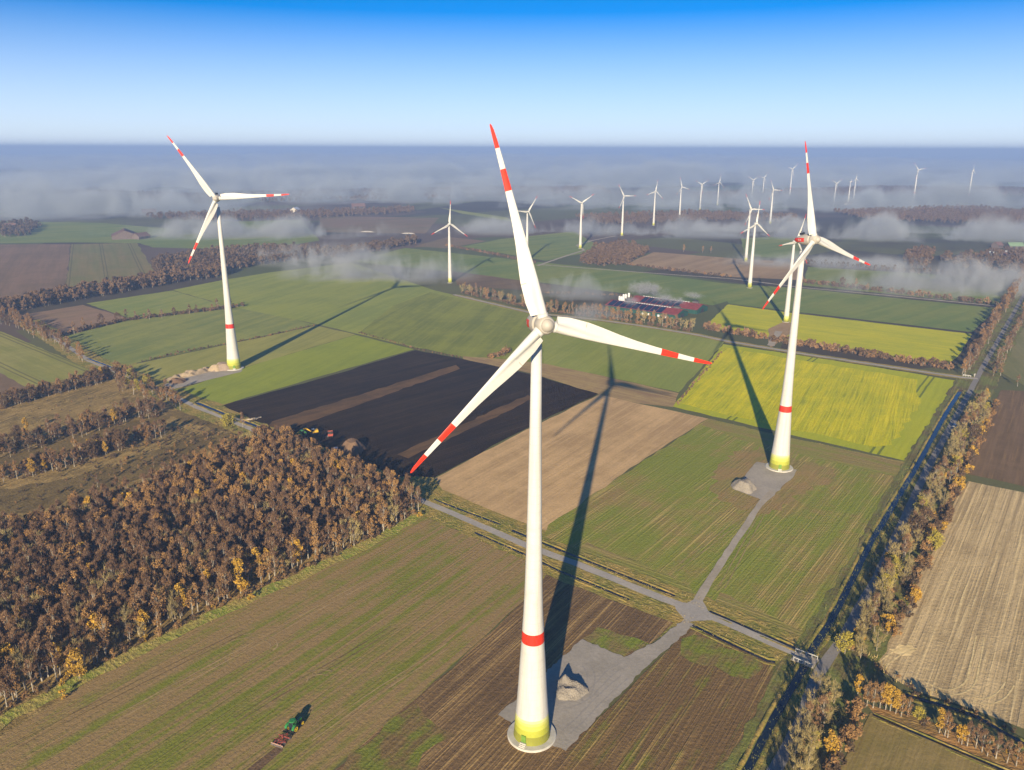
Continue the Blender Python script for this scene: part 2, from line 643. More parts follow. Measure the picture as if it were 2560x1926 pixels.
def ground_mat():
    t = NT('plain_ground')
    p = t.pos()
    vo = t.n('ShaderNodeTexVoronoi', feature='F1', distance='CHEBYCHEV')
    t.l(t.scaled(p, 1 / 420., 1 / 190., 1, -.75), vo.inputs['Vector'])
    vo.inputs['Scale'].default_value = 1.0
    hs = t.n('ShaderNodeSeparateColor')
    t.l(vo.outputs['Color'], hs.inputs[0])
    c = t.mix(t.ramp(hs.outputs[0], .2, .5), (.115, .13, .045), (.15, .15, .055))
    c = t.mix(t.ramp(hs.outputs[1], .55, .6), c, (.15, .105, .075))
    c = t.mix(t.ramp(hs.outputs[2], .72, .76), c, (.085, .07, .045))
    n = t.noise(p, 1 / 60., 6, .65)
    n2 = t.noise(p, 1 / 500., 5, .6)
    c = t.mix(t.math('MULTIPLY', t.ramp(n, .4, .7), .4), c, (.13, .105, .06))
    c = t.mix(t.math('MULTIPLY', t.ramp(n2, .52, .62), .75), c, (.075, .055, .04))
    n4 = t.noise(p, .7, 4, .7)
    mx = t.n('ShaderNodeVectorMath', operation='SCALE')
    t.l(c, mx.inputs[0]); t.l(t.math('ADD', t.math('MULTIPLY', n4, .7), .65), mx.inputs['Scale'])
    return t.bsdf(mx.outputs[0], .95, .05)


mb = MB()
N = 64
mb.v = [(0, 0, 0)] + [(15500 * math.cos(2 * PI * i / N), 15500 * math.sin(2 * PI * i / N), 0) for i in range(N)]
mb.f = [[0, 1 + i, 1 + (i + 1) % N] for i in range(N)]
mb.mi = [0] * N
g = mb.build('ground', [ground_mat()])
tag(g, 'flat farmland plain of dull green and brown out to the horizon', None, None, 'structure')

DIR1 = A(F(700, 1664), F(1125, 1305))        # working direction of the near fields
DIRD = A(F(1190, 1120), F(1530, 905))
DIRL = A(F(0, 870), F(700, 640))

def grass_rough(name, c1=(.25, .185, .065), c2=(.13, .135, .033), c3=(.34, .25, .10)):
    return field_mat(name, c1, c2, -.72, c3, .7, 2.5, 1.0, 9, .2, .38, .62, .8, .35, stretch=2.2)


ROUGH = grass_rough('rough_grass')
HEATH = field_mat('heath_ground', (.25, .18, .08), (.13, .098, .042), DIRL, (.36, .27, .13), .6, 7, 1.6, 24, .45, .38, .62, .9, .5, stretch=4)
HEATHD = field_mat('heather_ground', (.10, .075, .035), (.155, .115, .05), DIRL, (.06, .05, .025), .6, 6, 1.6, 16, .45, .38, .62, .9, .5, stretch=4)

# far fields, farthest first
FAR = [
    (L(F, (691, 467), (948, 471), (919, 505), (691, 502)), 'brown', 'far brown field behind the small turbine left of the main tower'),
    (L(F, (951, 449), (1094, 470), (1110, 480), (1000, 462)), 'light', 'narrow light green field strip far behind the main tower'),
    (L(F, (998, 533), (1080, 517), (1241, 500), (1304, 539), (1179, 564)), 'green', 'green field under the small turbines right of the main blade'),
    (L(F, (895, 533), (963, 537), (1051, 521), (967, 512)), 'brown', 'small brown field strip beside the far tree row'),
    (L(F, (760, 565), (876, 536), (1120, 562), (1383, 589), (1560, 612), (1660, 625), (1540, 660), (1180, 612), (973, 588)), 'green', 'long green field behind the birch row and the farm'),
    (L(F, (976, 586), (1126, 606), (1190, 616), (1184, 634), (1129, 627), (988, 617)), 'dbrown', 'dark brown field behind the small turbine left of the main tower'),
    (L(F, (1352, 571), (1412, 545), (1607, 560), (1727, 567), (1738, 606), (1582, 599)), 'tan', 'brown field beneath the pair of small turbines'),
    (L(F, (1745, 577), (2175, 602), (2190, 640), (2166, 660), (1735, 617)), 'green', 'teal green field behind the rear rapeseed field'),
    (L(F, (1560, 612), (1735, 624), (2150, 666), (2100, 718), (1712, 673), (1574, 656)), 'green', 'green field between the hedge and the rear rapeseed field'),
    (L(F, (1600, 515), (1725, 510), (1727, 560), (1610, 553)), 'green', 'green field right of the pair of small turbines'),
    (L(F, (1780, 435), (2090, 437), (2212, 455), (2212, 480), (1860, 470)), 'dbrown', 'dark field at the feet of the two tall far turbines'),
    (L(F, (0, 478), (220, 482), (430, 500), (440, 528), (155, 524), (0, 526)), 'green', 'green field around the red roofed farm at left'),
    (L(F, (-40, 529), (152, 528), (140, 636), (-40, 662)), 'purple', 'brown ploughed field at the far left edge'),
    (L(F, (154, 528), (295, 525), (342, 600), (141, 626)), 'tram', 'dull green field with tram lines left of the small wood'),
    (L(F, (470, 480), (650, 475), (690, 520), (560, 540), (330, 535), (300, 525)), 'green', 'green field behind the hub of the left turbine'),
]
FK = {
    'brown': field_mat('far_brown', (.16, .11, .08), (.12, .10, .06), .6, None, 0, 30, 6, 120),
    'dbrown': field_mat('far_dark_brown', (.10, .072, .05), (.14, .10, .06), .6, None, 0, 20, 6, 90),
    'tan': field_mat('far_tan', (.26, .185, .12), (.19, .135, .085), DIRD, None, 0, 20, 5, 90),
    'green': field_mat('far_green', (.10, .145, .042), (.15, .175, .05), .7, None, 0, 22, 5, 110),
    'light': field_mat('far_light_green', (.20, .22, .06), (.15, .18, .05), .7, None, 0, 22, 5, 110),
    'purple': field_mat('far_ploughed', (.17, .115, .085), (.125, .09, .062), A(F(152, 528), F(140, 636)), None, 0, 14, 4, 70),
    'tram': field_mat('far_tram_field', (.12, .125, .05), (.16, .135, .065), A(F(154, 528), F(141, 626)), None, 0, 14, 4, 80, tram=36, tramcol=(.07, .065, .035)),
}
for pts, k, lab in FAR:
    field(pts, FK[k], lab, amp=1.2, step=20)

R1M = L(F, (193, 780), (427, 881), (541, 927), (850, 1057), (972, 1108), (1173, 1193), (1430, 1294), (1560, 1343), (1712, 1408))
ribbon('verge', R1M, 36, ROUGH, 'wide strip of rough ground either side of the field road', jit=.6)
# moor and middle fields
field(L(F, (-80, 800), (60, 838), (200, 800), (300, 815), (395, 850), (440, 885), (500, 915), (610, 952), (700, 1008), (930, 1108), (560, 1290), (-60, 1640), (-700, 1300)), HEATH,
      'rough tan and brown moor grassland around the birch wood', 'moor_grassland', amp=.6)
for pts_, lab_ in ((L(z4, (-100, 870), (300, 755), (700, 655), (960, 580), (1050, 590), (1000, 640), (700, 730), (300, 860), (-100, 950)), 'dark heather strip between the two tree strips of the moor'),
                   (L(z4, (-300, 1080), (300, 1000), (700, 900), (1000, 790), (1250, 700), (1440, 690), (1500, 720), (900, 970), (500, 1095), (-300, 1310)), 'dark heather strip along the edge of the birch wood'),
                   (L(z4, (1000, 560), (1200, 560), (1480, 660), (1400, 690), (1250, 650), (1080, 630)), 'reddish scrub patch on the moor beside the field road')):
    field(pts_, HEATHD, lab_, 'moor_grassland', amp=2.5, step=4)
field(L(F, (46, 681), (179, 659), (278, 688), (197, 713), (121, 729)),
      field_mat('brown_small', (.20, .135, .10), (.155, .11, .075), A(F(46, 681), F(179, 659)), (.26, .19, .13), .5, 5, 1.6, 30), 'small purplish brown field between tree rows at left')
field(L(F, (186, 656), (373, 628), (485, 660), (281, 688)),
      field_mat('green_p', (.14, .18, .05), (.19, .21, .06), DIRL, None, 0, 10, 2, 50), 'fresh green field left of the left turbine tower')
field(L(F, (-60, 668), (0, 716), (196, 797), (176, 811), (60, 838), (-60, 815)),
      field_mat('green_u', (.22, .21, .07), (.165, .175, .05), A(F(0, 716), F(197, 795)), None, 0, 10, 2, 50, tram=30, tramcol=(.09, .085, .04)), 'pale green field with wheel tracks at the left edge')
field(L(F, (-60, 800), (0, 806), (60, 838), (-40, 866)), FK['purple'], 'brown corner of a field at the left edge')
field(L(F, (121, 731), (278, 692), (527, 664), (682, 702), (278, 788), (200, 776)),
      field_mat('green_n', (.185, .20, .06), (.13, .16, .05), DIRL, (.08, .12, .055), .5, 12, 2.5, 60), 'grey green field with darker bands behind the left turbine')
field(L(F, (278, 790), (682, 704), (768, 723), (510, 800), (390, 838), (330, 822)),
      field_mat('green_m', (.225, .22, .065), (.175, .185, .052), DIRL, (.20, .19, .08), .4, 10, 2, 60), 'pale olive field around the sand heap of the left turbine')
field(L(F, (387, 843), (510, 800), (768, 724), (894, 755), (482, 874)),
      field_mat('green_l', (.19, .225, .03), (.155, .195, .03), DIRL, (.18, .22, .05), .4, 12, 1.6, 60, grain=.3), 'bright green winter crop between the left turbine and the peat field')
field(L(F, (373, 627), (478, 606), (582, 589), (760, 568), (940, 628), (1150, 676), (1152, 742), (1128, 772), (898, 752), (690, 702), (487, 660)),
      field_mat('green_q', (.195, .22, .05), (.15, .185, .045), DIRL, None, 0, 16, 2.5, 80), 'wide green meadow behind the left turbine')
field(L(F, (776, 719), (850, 660), (930, 632), (1148, 680), (1178, 700), (1177, 788), (1096, 777), (998, 773)),
      field_mat('green_r', (.17, .19, .038), (.115, .14, .032), A(F(776, 719), F(930, 632)), (.18, .185, .05), .5, 12, 2.2, 45), 'streaky dark green field behind the main turbine blade')
field(L(F, (1170, 684), (1279, 693), (1376, 706), (1505, 726), (1566, 738), (1466, 848), (1300, 812), (1175, 788)),
      field_mat('green_s', (.155, .19, .045), (.19, .215, .055), A(F(1466, 848), F(1566, 738)), None, 0, 14, 1.8, 60), 'green field crossed by the shadow of the main rotor')
field(L(F, (1000, 770), (1096, 777), (1175, 786), (1300, 812), (1466, 850), (1454, 880), (1380, 872), (1290, 852), (1150, 808), (1000, 776)),
      field_mat('rough_t', (.26, .195, .10), (.19, .13, .08), A(F(1175, 786), F(1466, 850)), (.36, .29, .15), .6, 4, 1.6, 18), 'rough brown grass strip between green field and tan field')
RAPE1 = (.46, .42, .010); RAPE2 = (.34, .35, .012); RAPEG = (.25, .285, .016)
field(L(F, (1562, 744), (1720, 767), (1900, 795), (2072, 824), (1967, 999), (1700, 938), (1454, 879)),
      field_mat('rape_edge', RAPEG, (.29, .31, .016), A(F(1967, 999), F(2072, 824)), (.28, .30, .02), .4, 8, 1.8, 30, tram=70, tramcol=(.05, .08, .02)), 'green edge strip of the yellow flowering rapeseed field')
field(L(F, (1562, 750), (1720, 777), (1982, 820), (1984, 878), (1926, 962), (1890, 966), (1690, 924), (1464, 872)),
      field_mat('rape', RAPE1, RAPE2, A(F(1840, 960), F(1900, 800)), (.19, .21, .012), .9, 4, 1.1, 26, .6, .36, .64, .7, .5, fine_lo=.5, fine_hi=.64, stretch=34), 'yellow flowering rapeseed field behind the right hand turbine', amp=1.5)
field(L(F, (1573, 658), (1712, 677), (2099, 722), (2070, 770), (2040, 792), (1700, 735), (1519, 708)),
      field_mat('rape_rear', (.36, .35, .016), (.29, .31, .02), A(F(1712, 677), F(2099, 722)), (.17, .2, .03), .6, 6, 1.6, 50), 'rear yellow rapeseed field beyond the hedge')
field(L(z3, (880, 985), (960, 950), (1030, 958), (1010, 1000), (940, 1050), (890, 1085), (880, 1060)), FK['tan'], 'brown turning area at the foot of the turbine in the rear rapeseed')

# peat field
PEAT = field_mat('peat', (.015, .0105, .008), (.028, .019, .012), A(F(590, 890), F(985, 795)), (.05, .034, .022), .5, 8, .8, 40, .6, .35, .65, .7, .3, stretch=50)
field(L(F, (482, 876), (700, 816), (898, 757), (1000, 776), (1150, 810), (1292, 851), (1120, 935), (938, 1032), (860, 1030), (700, 968), (610, 945), (545, 908)), PEAT, 'black peat field stripped bare', amp=.8)
PB = field_mat('peat_ridge', (.105, .064, .034), (.065, .042, .025), A(F(590, 890), F(985, 795)), (.07, .05, .035), .6, 4, 1.2, 20)
field(L(F, (572, 926), (588, 911), (985, 789), (994, 797), (612, 932)), PB, 'brown strip across the rear of the peat field', amp=.9, step=5)
field(L(F, (858, 982), (1141, 853), (1151, 862), (882, 991)), PB, 'brown strip across the front of the peat field', amp=.9, step=5)

field(L(F, (940, 1034), (1120, 938), (1294, 853), (1385, 874), (1530, 905), (1360, 1012), (1187, 1150), (1100, 1118), (1020, 1086), (955, 1058)),
      field_mat('tan_field', (.40, .28, .165), (.29, .20, .115), A(F(940, 1034), F(1294, 853)), (.37, .27, .16), .5, 9, 1.2, 30, .55, .38, .62, .5, .15), 'pale brown harrowed field under the main rotor shadow')
DM = field_mat('stubble_d', (.15, .175, .03), (.205, .15, .065), DIRD, (.38, .29, .125), .75, 7, .6, 50, .4, .44, .64, .5, .3, fine_lo=.51, fine_hi=.64, stretch=90)
field(L(F, (1530, 905), (1700, 945), (1966, 1001), (1850, 1222), (1748, 1398), (1640, 1352), (1520, 1296), (1480, 1287), (1330, 1225), (1175, 1160), (1185, 1134)), DM,
      'green and straw striped stubble field around the right hand turbine', amp=.8)
DH = field_mat('headland_d', (.165, .17, .04), (.19, .15, .065), A(F(1530, 905), F(1966, 1001)), (.26, .21, .09), .5, 5, .8, 30, .5, .42, .62, .5, .25, stretch=60)
field(L(F, (1530, 905), (1700, 945), (1966, 1001), (1952, 1034), (1800, 1000), (1690, 972), (1600, 950), (1515, 918)), DH, 'headland strip of field grass along the rapeseed edge', 'field_headland', amp=.8, step=3)
field(L(F, (1250, 1190), (1370, 1232), (1500, 1285), (1490, 1268), (1380, 1215), (1270, 1172)), DH, 'weedy headland strip beside the field road', 'field_headland', amp=1.0, step=3)
field(L(F, (1545, 1300), (1640, 1345), (1742, 1392), (1752, 1372), (1650, 1325), (1555, 1280)), DH, 'grassy headland strip between junction and bridge', 'field_headland', amp=1.0, step=3)
field(L(F, (1570, 985), (1640, 965), (1700, 985), (1790, 1010), (1810, 1040), (1740, 1060), (1690, 1105), (1640, 1110), (1560, 1085), (1535, 1050)),
      field_mat('worn_patch', (.21, .15, .07), (.16, .145, .05), DIRD, (.30, .225, .10), .6, 5, .7, 16, .4, .4, .6, .5, .25, stretch=50), 'browner worn ground around the right hand gravel pad', 'field_patch', amp=2.5, step=3)
field(L(F, (-90, 1680), (20, 1580), (175, 1483), (335, 1398), (560, 1290), (655, 1250), (830, 1165), (912, 1113), (965, 1137), (1040, 1170), (1130, 1208), (1178, 1240), (1128, 1302), (900, 1510), (690, 1690), (300, 1990), (-300, 1990)),
      field_mat('tractor_field', (.205, .146, .075), (.135, .15, .026), DIR1, (.135, .09, .048), .6, 3.2, .6, 45, .65, .44, .60, .45, .22, stretch=110), 'striped brown and green field the tractor works in')
BM = field_mat('stubble_b', (.100, .066, .038), (.14, .092, .05), DIR1, (.36, .25, .115), .8, 4, .55, 40, .5, .38, .62, .6, .3, fine_lo=.5, fine_hi=.62, stretch=75)
field(L(F, (1180, 1242), (1300, 1290), (1455, 1346), (1375, 1415), (1250, 1622), (1205, 1690), (1100, 1990), (300, 1990), (690, 1690), (900, 1510), (1128, 1302)), BM,
      'dark brown stubble field around the foot of the main turbine', amp=.8)
field(L(F, (740, 1664), (900, 1520), (985, 1590), (900, 1664), (870, 1700), (690, 1710)),
      field_mat('green_bit', (.12, .14, .025), (.135, .095, .045), DIR1, (.16, .12, .06), .6, 4, 1.0, 9, .4, .4, .56, .7, .3), 'green weedy patch at the bottom edge below the main turbine', amp=2.5, step=4)
field(L(F, (1258, 1380), (1290, 1355), (1340, 1372), (1405, 1393), (1350, 1420)),
      field_mat('green_pad', (.125, .155, .025), (.155, .12, .055), DIR1, (.10, .12, .02), .6, 3, .8, 7, .3, .4, .6, .8, .3), 'small green weed patch beside the gravel pad', amp=1.2, step=3)
CM = field_mat('stubble_c', (.125, .082, .042), (.115, .125, .022), DIR1, (.34, .24, .10), .7, 3.5, .55, 26, .65, .50, .64, .6, .3, stretch=75)
field(L(F, (1492, 1352), (1560, 1385), (1670, 1432), (1722, 1460), (1650, 1580), (1560, 1720), (1400, 1990), (1100, 1990), (1205, 1690), (1226, 1628), (1388, 1458), (1440, 1408), (1478, 1366)), CM,
      'brown and green stubble between the gravel track and the canal')
RIGHT = field_mat('stubble_y', (.40, .315, .20), (.29, .225, .14), A(F(1905, 1425), F(2090, 1040)), (.54, .44, .27), .8, 4, .9, 22, .5, .40, .62, .6, .25, stretch=60, tram=16, tramcol=(.26, .20, .125))
field(L(z7, (1850, 870), (1890, 815), (2260, 890), (2700, 980), (2900, 1500), (2900, 2100), (2400, 2000)) + L(z8, (2212, 1090), (1870, 958), (1500, 840), (1330, 740), (1270, 660)), RIGHT,
      'pale straw stubble field right of the canal lane')
field(L(z7, (2080, 290), (2300, 300), (2700, 340), (2800, 960), (2212, 845), (1890, 775), (1870, 740)),
      field_mat('dark_z', (.135, .092, .06), (.105, .072, .045), A(F(2087, 1019), F(2155, 843)), (.20, .13, .07), .6, 4, 1.3, 30), 'dark brown field right of the canal lane')
field(L(cr, (1830, 960), (1960, 600), (2060, 500), (2500, 520), (2500, 1130), (2080, 1100)),
      field_mat('green_bb', (.12, .125, .055), (.15, .14, .07), 1.2, None, 0, 8, 2, 40), 'grey green field at the right edge beyond the crossing')
field(L(z8, (1225, 985), (1500, 1100), (2050, 1350), (2350, 1480), (2000, 1900), (950, 1700), (1030, 1340)),
      field_mat('field_aa', (.20, .155, .07), (.15, .125, .045), A(z8(1060, 1340), z8(1225, 985)), (.10, .075, .04), .6, 4, 1.0, 25), 'brown green field in the bottom right corner')
field(L(F, (1500, 1372), (1545, 1385), (1600, 1408), (1650, 1442), (1618, 1468), (1580, 1462), (1545, 1440), (1490, 1430), (1470, 1400)),
      field_mat('weed_c', (.125, .145, .024), (.15, .115, .05), DIR1, (.085, .06, .035), .6, 3, .8, 9, .4, .42, .6, .7, .3, stretch=20), 'weedy green corner of the stubble beside the junction', 'field_patch', amp=2.0, step=3)
field(L(z8, (1340, 575), (1410, 545), (1490, 550), (1515, 590), (1440, 620)), field_mat('chaff', (.62, .50, .31), (.48, .38, .22), 0, None, 0, 3, .8, 5, stretch=3), 'bright chaff patch at the corner of the straw stubble', 'field_patch', amp=1.0, step=1.5)
field(L(z8, (1195, 925), (1500, 1005), (1800, 1125), (2212, 1285), (2330, 1440), (1900, 1268), (1500, 1103), (1243, 988)),
      field_mat('rust_scrub_ground', (.26, .15, .06), (.16, .11, .045), -.4, (.34, .24, .10), .6, 3, 1.0, 7, .3, .4, .6, .8, .35, stretch=3), 'rust brown scrub ground beneath the lower right birches', 'scrub_ground', amp=.6, step=3)
field(L(F, (600, 1611), (612, 1622), (540, 1685), (440, 1780), (400, 1780), (500, 1690)),
      field_mat('tilled', (.125, .082, .052), (.095, .065, .045), DIR1, None, 0, 2, .7, 12, grain=.7, bump=.35), 'freshly tilled dark strip behind the disc harrow', 'tilled_strip', amp=.12, step=2)

RUT = field_mat('rut_pale', (.27, .20, .12), (.20, .15, .085), DIR1, None, 0, 3, .8, 10)
RUTD = field_mat('rut_dark', (.095, .068, .04), (.13, .10, .05), DIR1, None, 0, 3, .8, 10)
z5 = crop(0, 1300, .4069)


def ruts(line, mat, lab, gap=1.9, w_=.34):
    line = smooth_line([Vector(p_) for p_ in line], 2)
    ns = normals(line)
    for d in (-gap / 2, gap / 2):
        ribbon('wheel_tracks', [p_ + n_ * d for p_, n_ in zip(line, ns)], w_, mat, lab, jit=.1, step=2)


for line, mat in ((L(z5, (700, 1230), (1150, 985), (1640, 725), (2000, 520), (2300, 360)), RUT), (L(z5, (1450, 1230), (1800, 1020), (2150, 830), (2420, 660)), RUTD),
                  (L(z5, (1420, 735), (1500, 715), (1600, 718), (1670, 745), (1690, 775), (1660, 800)), RUT), (L(z5, (1900, 1350), (2250, 1100), (2600, 880), (2760, 770)), RUT),
                  (L(z5, (100, 1390), (600, 1130), (1000, 930), (1500, 690)), RUTD), (L(z5, (1860, 1000), (1880, 960), (1960, 935), (2030, 945)), RUT)):
    ruts(line, mat, 'faint tractor wheel tracks on the striped field')
for line in (L(z8, (1290, 690), (1340, 640), (1420, 590), (1500, 560)), L(z8, (1560, 800), (1700, 860), (1800, 850), (1870, 800), (1890, 720), (1930, 500)), L(z8, (1880, 900), (1960, 920), (2060, 890), (2120, 800))):
    ruts(line, field_mat('rut_straw', (.50, .41, .25), (.42, .34, .2), 0, None, 0, 3, .8, 10), 'curved wheel tracks on the straw stubble', 2.0, .4)
for line in (L(z7, (470, 1430), (520, 1340), (900, 640)), L(z7, (200, 1330), (620, 1010), (660, 960)), L(z7, (1000, 690), (1540, 740), (1500, 860), (1180, 1400))):
    ruts(line, field_mat('rut_stubble', (.24, .185, .10), (.19, .16, .075), 0, None, 0, 3, .8, 10), 'wheel tracks around the stubble field edge', 1.9, .3)

# ------------------------------------------------------------------ roads, verges, ditches
def gravel(name, c, c2, s=1.2):
    t = NT(name)
    p = t.pos()
    n = t.noise(p, .12, 5, .65); n2 = t.noise(p, s, 5, .75)
    col = t.mix(t.ramp(n, .35, .65), c, c2)
    mx = t.n('ShaderNodeVectorMath', operation='SCALE')
    t.l(col, mx.inputs[0]); t.l(t.math('ADD', t.math('MULTIPLY', n2, .6), .7), mx.inputs['Scale'])
    return t.bsdf(mx.outputs[0], .95, .1, 0, n2, .08)


GRAVEL = gravel('gravel', (.36, .315, .255), (.43, .375, .305))
TRACK = gravel('track_dirt', (.48, .41, .32), (.40, .335, .25))
ROAD = gravel('worn_asphalt', (.40, .36, .31), (.47, .415, .345))
DARKROAD = gravel('lane_asphalt', (.30, .27, .24), (.25, .225, .20))
DITCHM = NT('ditch_water').bsdf((.012, .014, .016), .12, .5)
t = NT('canal_water')
CANAL = t.bsdf((.010, .018, .028), .04, .6, 0, t.noise(t.pos(), .5, 3), .002)

R1 = L(F, (60, 694), (130, 738), (193, 780), (257, 806), (340, 840), (427, 881), (482, 902), (541, 927), (700, 994), (850, 1057), (972, 1108), (1127, 1175), (1173, 1193), (1250, 1221), (1430, 1294), (1500, 1320), (1560, 1343), (1640, 1378), (1712, 1408), (1765, 1433))
ribbon('verge', R1[:-1], 17, ROUGH, 'rough grass verge along the straight field road', jit=.9)
R2 = L(F, (1560, 1840), (1677, 1660), (1731, 1559), (1761, 1468), (1788, 1425), (1825, 1377), (1852, 1320), (1889, 1260), (2002, 1016), (2095, 847), (2110, 818), (2128, 785), (2168, 715), (2215, 632), (2260, 560))
STRIP = field_mat('canal_verge', (.12, .135, .04), (.10, .085, .04), A(R2[7], R2[8]), (.24, .19, .09), .5, 2.5, 1.2, 9, .3, .4, .6, .8, .3)
ribbon('verge', R2, 21, STRIP, 'broad grass verge along the canal lane', off=-.6, jit=.8)
R3 = L(F, (980, 637), (1150, 677), (1279, 690), (1376, 703), (1505, 724), (1571, 738), (1721, 763), (1900, 790), (2076, 816), (2112, 819))
ribbon('verge', R3, 9, ROUGH, 'rough grass verge along the cross road behind the main turbine', jit=.6)
ribbon('road', R1, 3.3, ROAD, 'pale straight field road running from the far left to the canal bridge', jit=.18)
ribbon('road', R2, 2.9, DARKROAD, 'narrow lane beside the canal shaded by the tree row', jit=.12)
ribbon('road', R3, 3.6, ROAD, 'cross road behind the rapeseed field', jit=.2)
ribbon('path', L(F, (1163, 572), (1383, 589), (1582, 603), (1735, 622), (1950, 642), (2166, 663)), 4, TRACK, 'pale farm track along the far hedge', jit=.4)
ribbon('path', L(F, (1160, 575), (1215, 556), (1262, 541), (1246, 530), (1280, 520), (1330, 510)), 4, TRACK, 'farm track to the far small turbine', jit=.4)
ribbon('path', L(z3, (935, 1000), (905, 1045), (890, 1075)), 5, TRACK, 'dirt track into the rear rapeseed field', jit=.4)
# turbine pads and access tracks
field(L(F, (1076, 1546), (1258, 1382), (1348, 1421), (1420, 1385), (1478, 1338), (1500, 1352), (1440, 1405), (1385, 1452), (1222, 1624), (1185, 1608), (1120, 1572)), GRAVEL, 'grey gravel pad at the foot of the main turbine', 'gravel_pad', amp=.35, step=1.2)
field(L(F, (1635, 999), (1722, 1016), (1716, 1028), (1660, 1082), (1644, 1080), (1583, 1058)), GRAVEL, 'grey gravel pad at the foot of the right hand turbine', 'gravel_pad', amp=.4, step=3)
field(L(cl, (130, 355), (250, 320), (700, 200), (1240, 70), (1270, 40), (1080, 20), (800, 60), (330, 170), (60, 260)), GRAVEL, 'grey gravel pad at the foot of the left turbine', 'gravel_pad', amp=.4, step=3)
TYRE = gravel('gravel_tyre_marks', (.33, .295, .255), (.37, .33, .285))
for line in (L(cg, (960, 640), (1010, 740), (1000, 860), (940, 960), (980, 1000)), L(cg, (700, 1050), (900, 1000), (1060, 860), (1200, 700), (1330, 640)), L(cg, (760, 1300), (900, 1180), (1100, 960), (1330, 760))):
    ruts(line, TYRE, 'curved tyre marks on the gravel pad', 2.0, .35)
ribbon('path', smooth_line(L(F, (1668, 1062), (1640, 1092), (1592, 1166), (1545, 1235), (1512, 1290), (1497, 1322)), 1), 2.5, TRACK, 'pale dirt track from the field road to the right hand turbine', jit=.2)
field(L(F, (1452, 1302), (1484, 1304), (1500, 1296), (1518, 1300), (1530, 1322), (1556, 1340), (1530, 1342), (1502, 1343), (1482, 1346), (1468, 1328)), ROAD, 'worn gravel junction where two turbine tracks meet the road', 'road_junction', amp=.3, step=2)


def ditch(pts, w_, bank, lab, water=DITCHM):
    ribbon('ditch_water', pts, w_, water, 'water in the ' + lab, jit=.12)
    s_ = 1 if normals(pts)[0].y > 0 else -1
    ridge('ditch_bank', pts, s_ * (w_ / 2 + bank[0] / 2), bank[0], bank[1] * .7, ROUGH, 'far earth bank of the ' + lab)
    ridge('ditch_bank', pts, -s_ * (w_ / 2 + bank[0] / 2), bank[0], bank[1] * .45, ROUGH, 'near earth bank of the ' + lab)


ditch(L(z6, (700, 860), (880, 930), (1110, 1015)), .9, (1.3, .5), 'short ditch beside the tan field')
ditch(L(z6, (1180, 1050), (1370, 1130), (1700, 1262), (2180, 1455)), 1.0, (1.4, .6), 'ditch between the field road and the right hand turbine field')
ditch(L(z6, (950, 1065), (1260, 1200), (1470, 1300), (1900, 1478)), .9, (1.3, .5), 'ditch on the main turbine side of the field road')
ditch(L(z8, (190, 335), (480, 460), (800, 597)), 1.0, (1.3, .55), 'ditch from the junction to the bridge on the far side')
ditch(L(z8, (80, 425), (330, 548), (560, 655), (612, 662)), 1.0, (1.3, .55), 'ditch from the junction to the bridge on the near side')
ditch(L(z4, (1210, 512), (1400, 590), (1560, 650), (1720, 715), (1800, 750)), 1.8, (1.8, .8), 'dark ditch along the road beside the peat field')
ditch(L(z4, (540, 240), (640, 275), (750, 320)), 1.4, (1.4, .6), 'ditch along the road beside the grey green field')
ditch(L(z8, (1240, 1000), (1500, 1115), (1900, 1285), (2060, 1352), (2300, 1450)), .8, (1.0, .5), 'ditch behind the bottom right field')
ditch(L(z8, (1440, 870), (1650, 930), (1900, 1010), (2212, 1190), (2350, 1250)), 1.2, (1.3, .5), 'ditch between birches and straw stubble')
CN1 = L(z8, (200, 1740), (440, 1340), (600, 1030), (700, 860), (770, 740), (800, 690))
CN2 = L(z8, (830, 620), (850, 580), (960, 420)) + L(z7, (1170, 1490), (1330, 1170), (1590, 740), (1760, 430), (1850, 290))
for pts, lab in ((CN1, 'canal below the bridge'), (CN2, 'canal beyond the bridge')):
    ditch(pts, 1.9, (1.5, .7), lab, CANAL)

# ------------------------------------------------------------------ trees
BARK_B = plain('birch_bark', (.38, .33, .26), .8, .1, 0, .3, 1.5)
BARK_G = plain('grey_bark', (.33, .27, .19), .9, .1, 0, .2, 1.5)
CROWN = {
    'bare': leaf_mat('crown_bare', (.175, .103, .056), (.245, .145, .072), (.115, .072, .048)),
    'grey': leaf_mat('crown_grey', (.36, .28, .115), (.27, .21, .09), (.19, .15, .07)),
    'rust': leaf_mat('crown_rust', (.30, .17, .06), (.235, .135, .057), (.16, .095, .05)),
    'gold': leaf_mat('crown_gold', (.46, .27, .035), (.37, .225, .035), (.24, .145, .032)),
    'olive': leaf_mat('crown_olive', (.30, .25, .04), (.38, .30, .045), (.16, .14, .035)),
    'dark': leaf_mat('crown_dark', (.10, .068, .038), (.135, .082, .042), (.05, .04, .028)),  # brown darkened further: self-shadow of the crowns is put into the colour
}
PROTO, LOW = {}, {}


def proto(key, crown_k, bark, kind, h, r, z0, nleaf, leaf, ntwig, twig, nclump=14, variants=4):
    PROTO[key] = []
    for i in range(variants):
        hh, rr = h * random.uniform(.92, 1.08), r * random.uniform(.88, 1.14)
        T, Cq = tree_arrays(kind, hh, rr, z0, nleaf, leaf, ntwig, twig, nclump)
        PROTO[key].append((T, Cq, quads_mesh('trunk', T, [bark]), quads_mesh('crown', Cq, [CROWN[crown_k]]), crown_k))


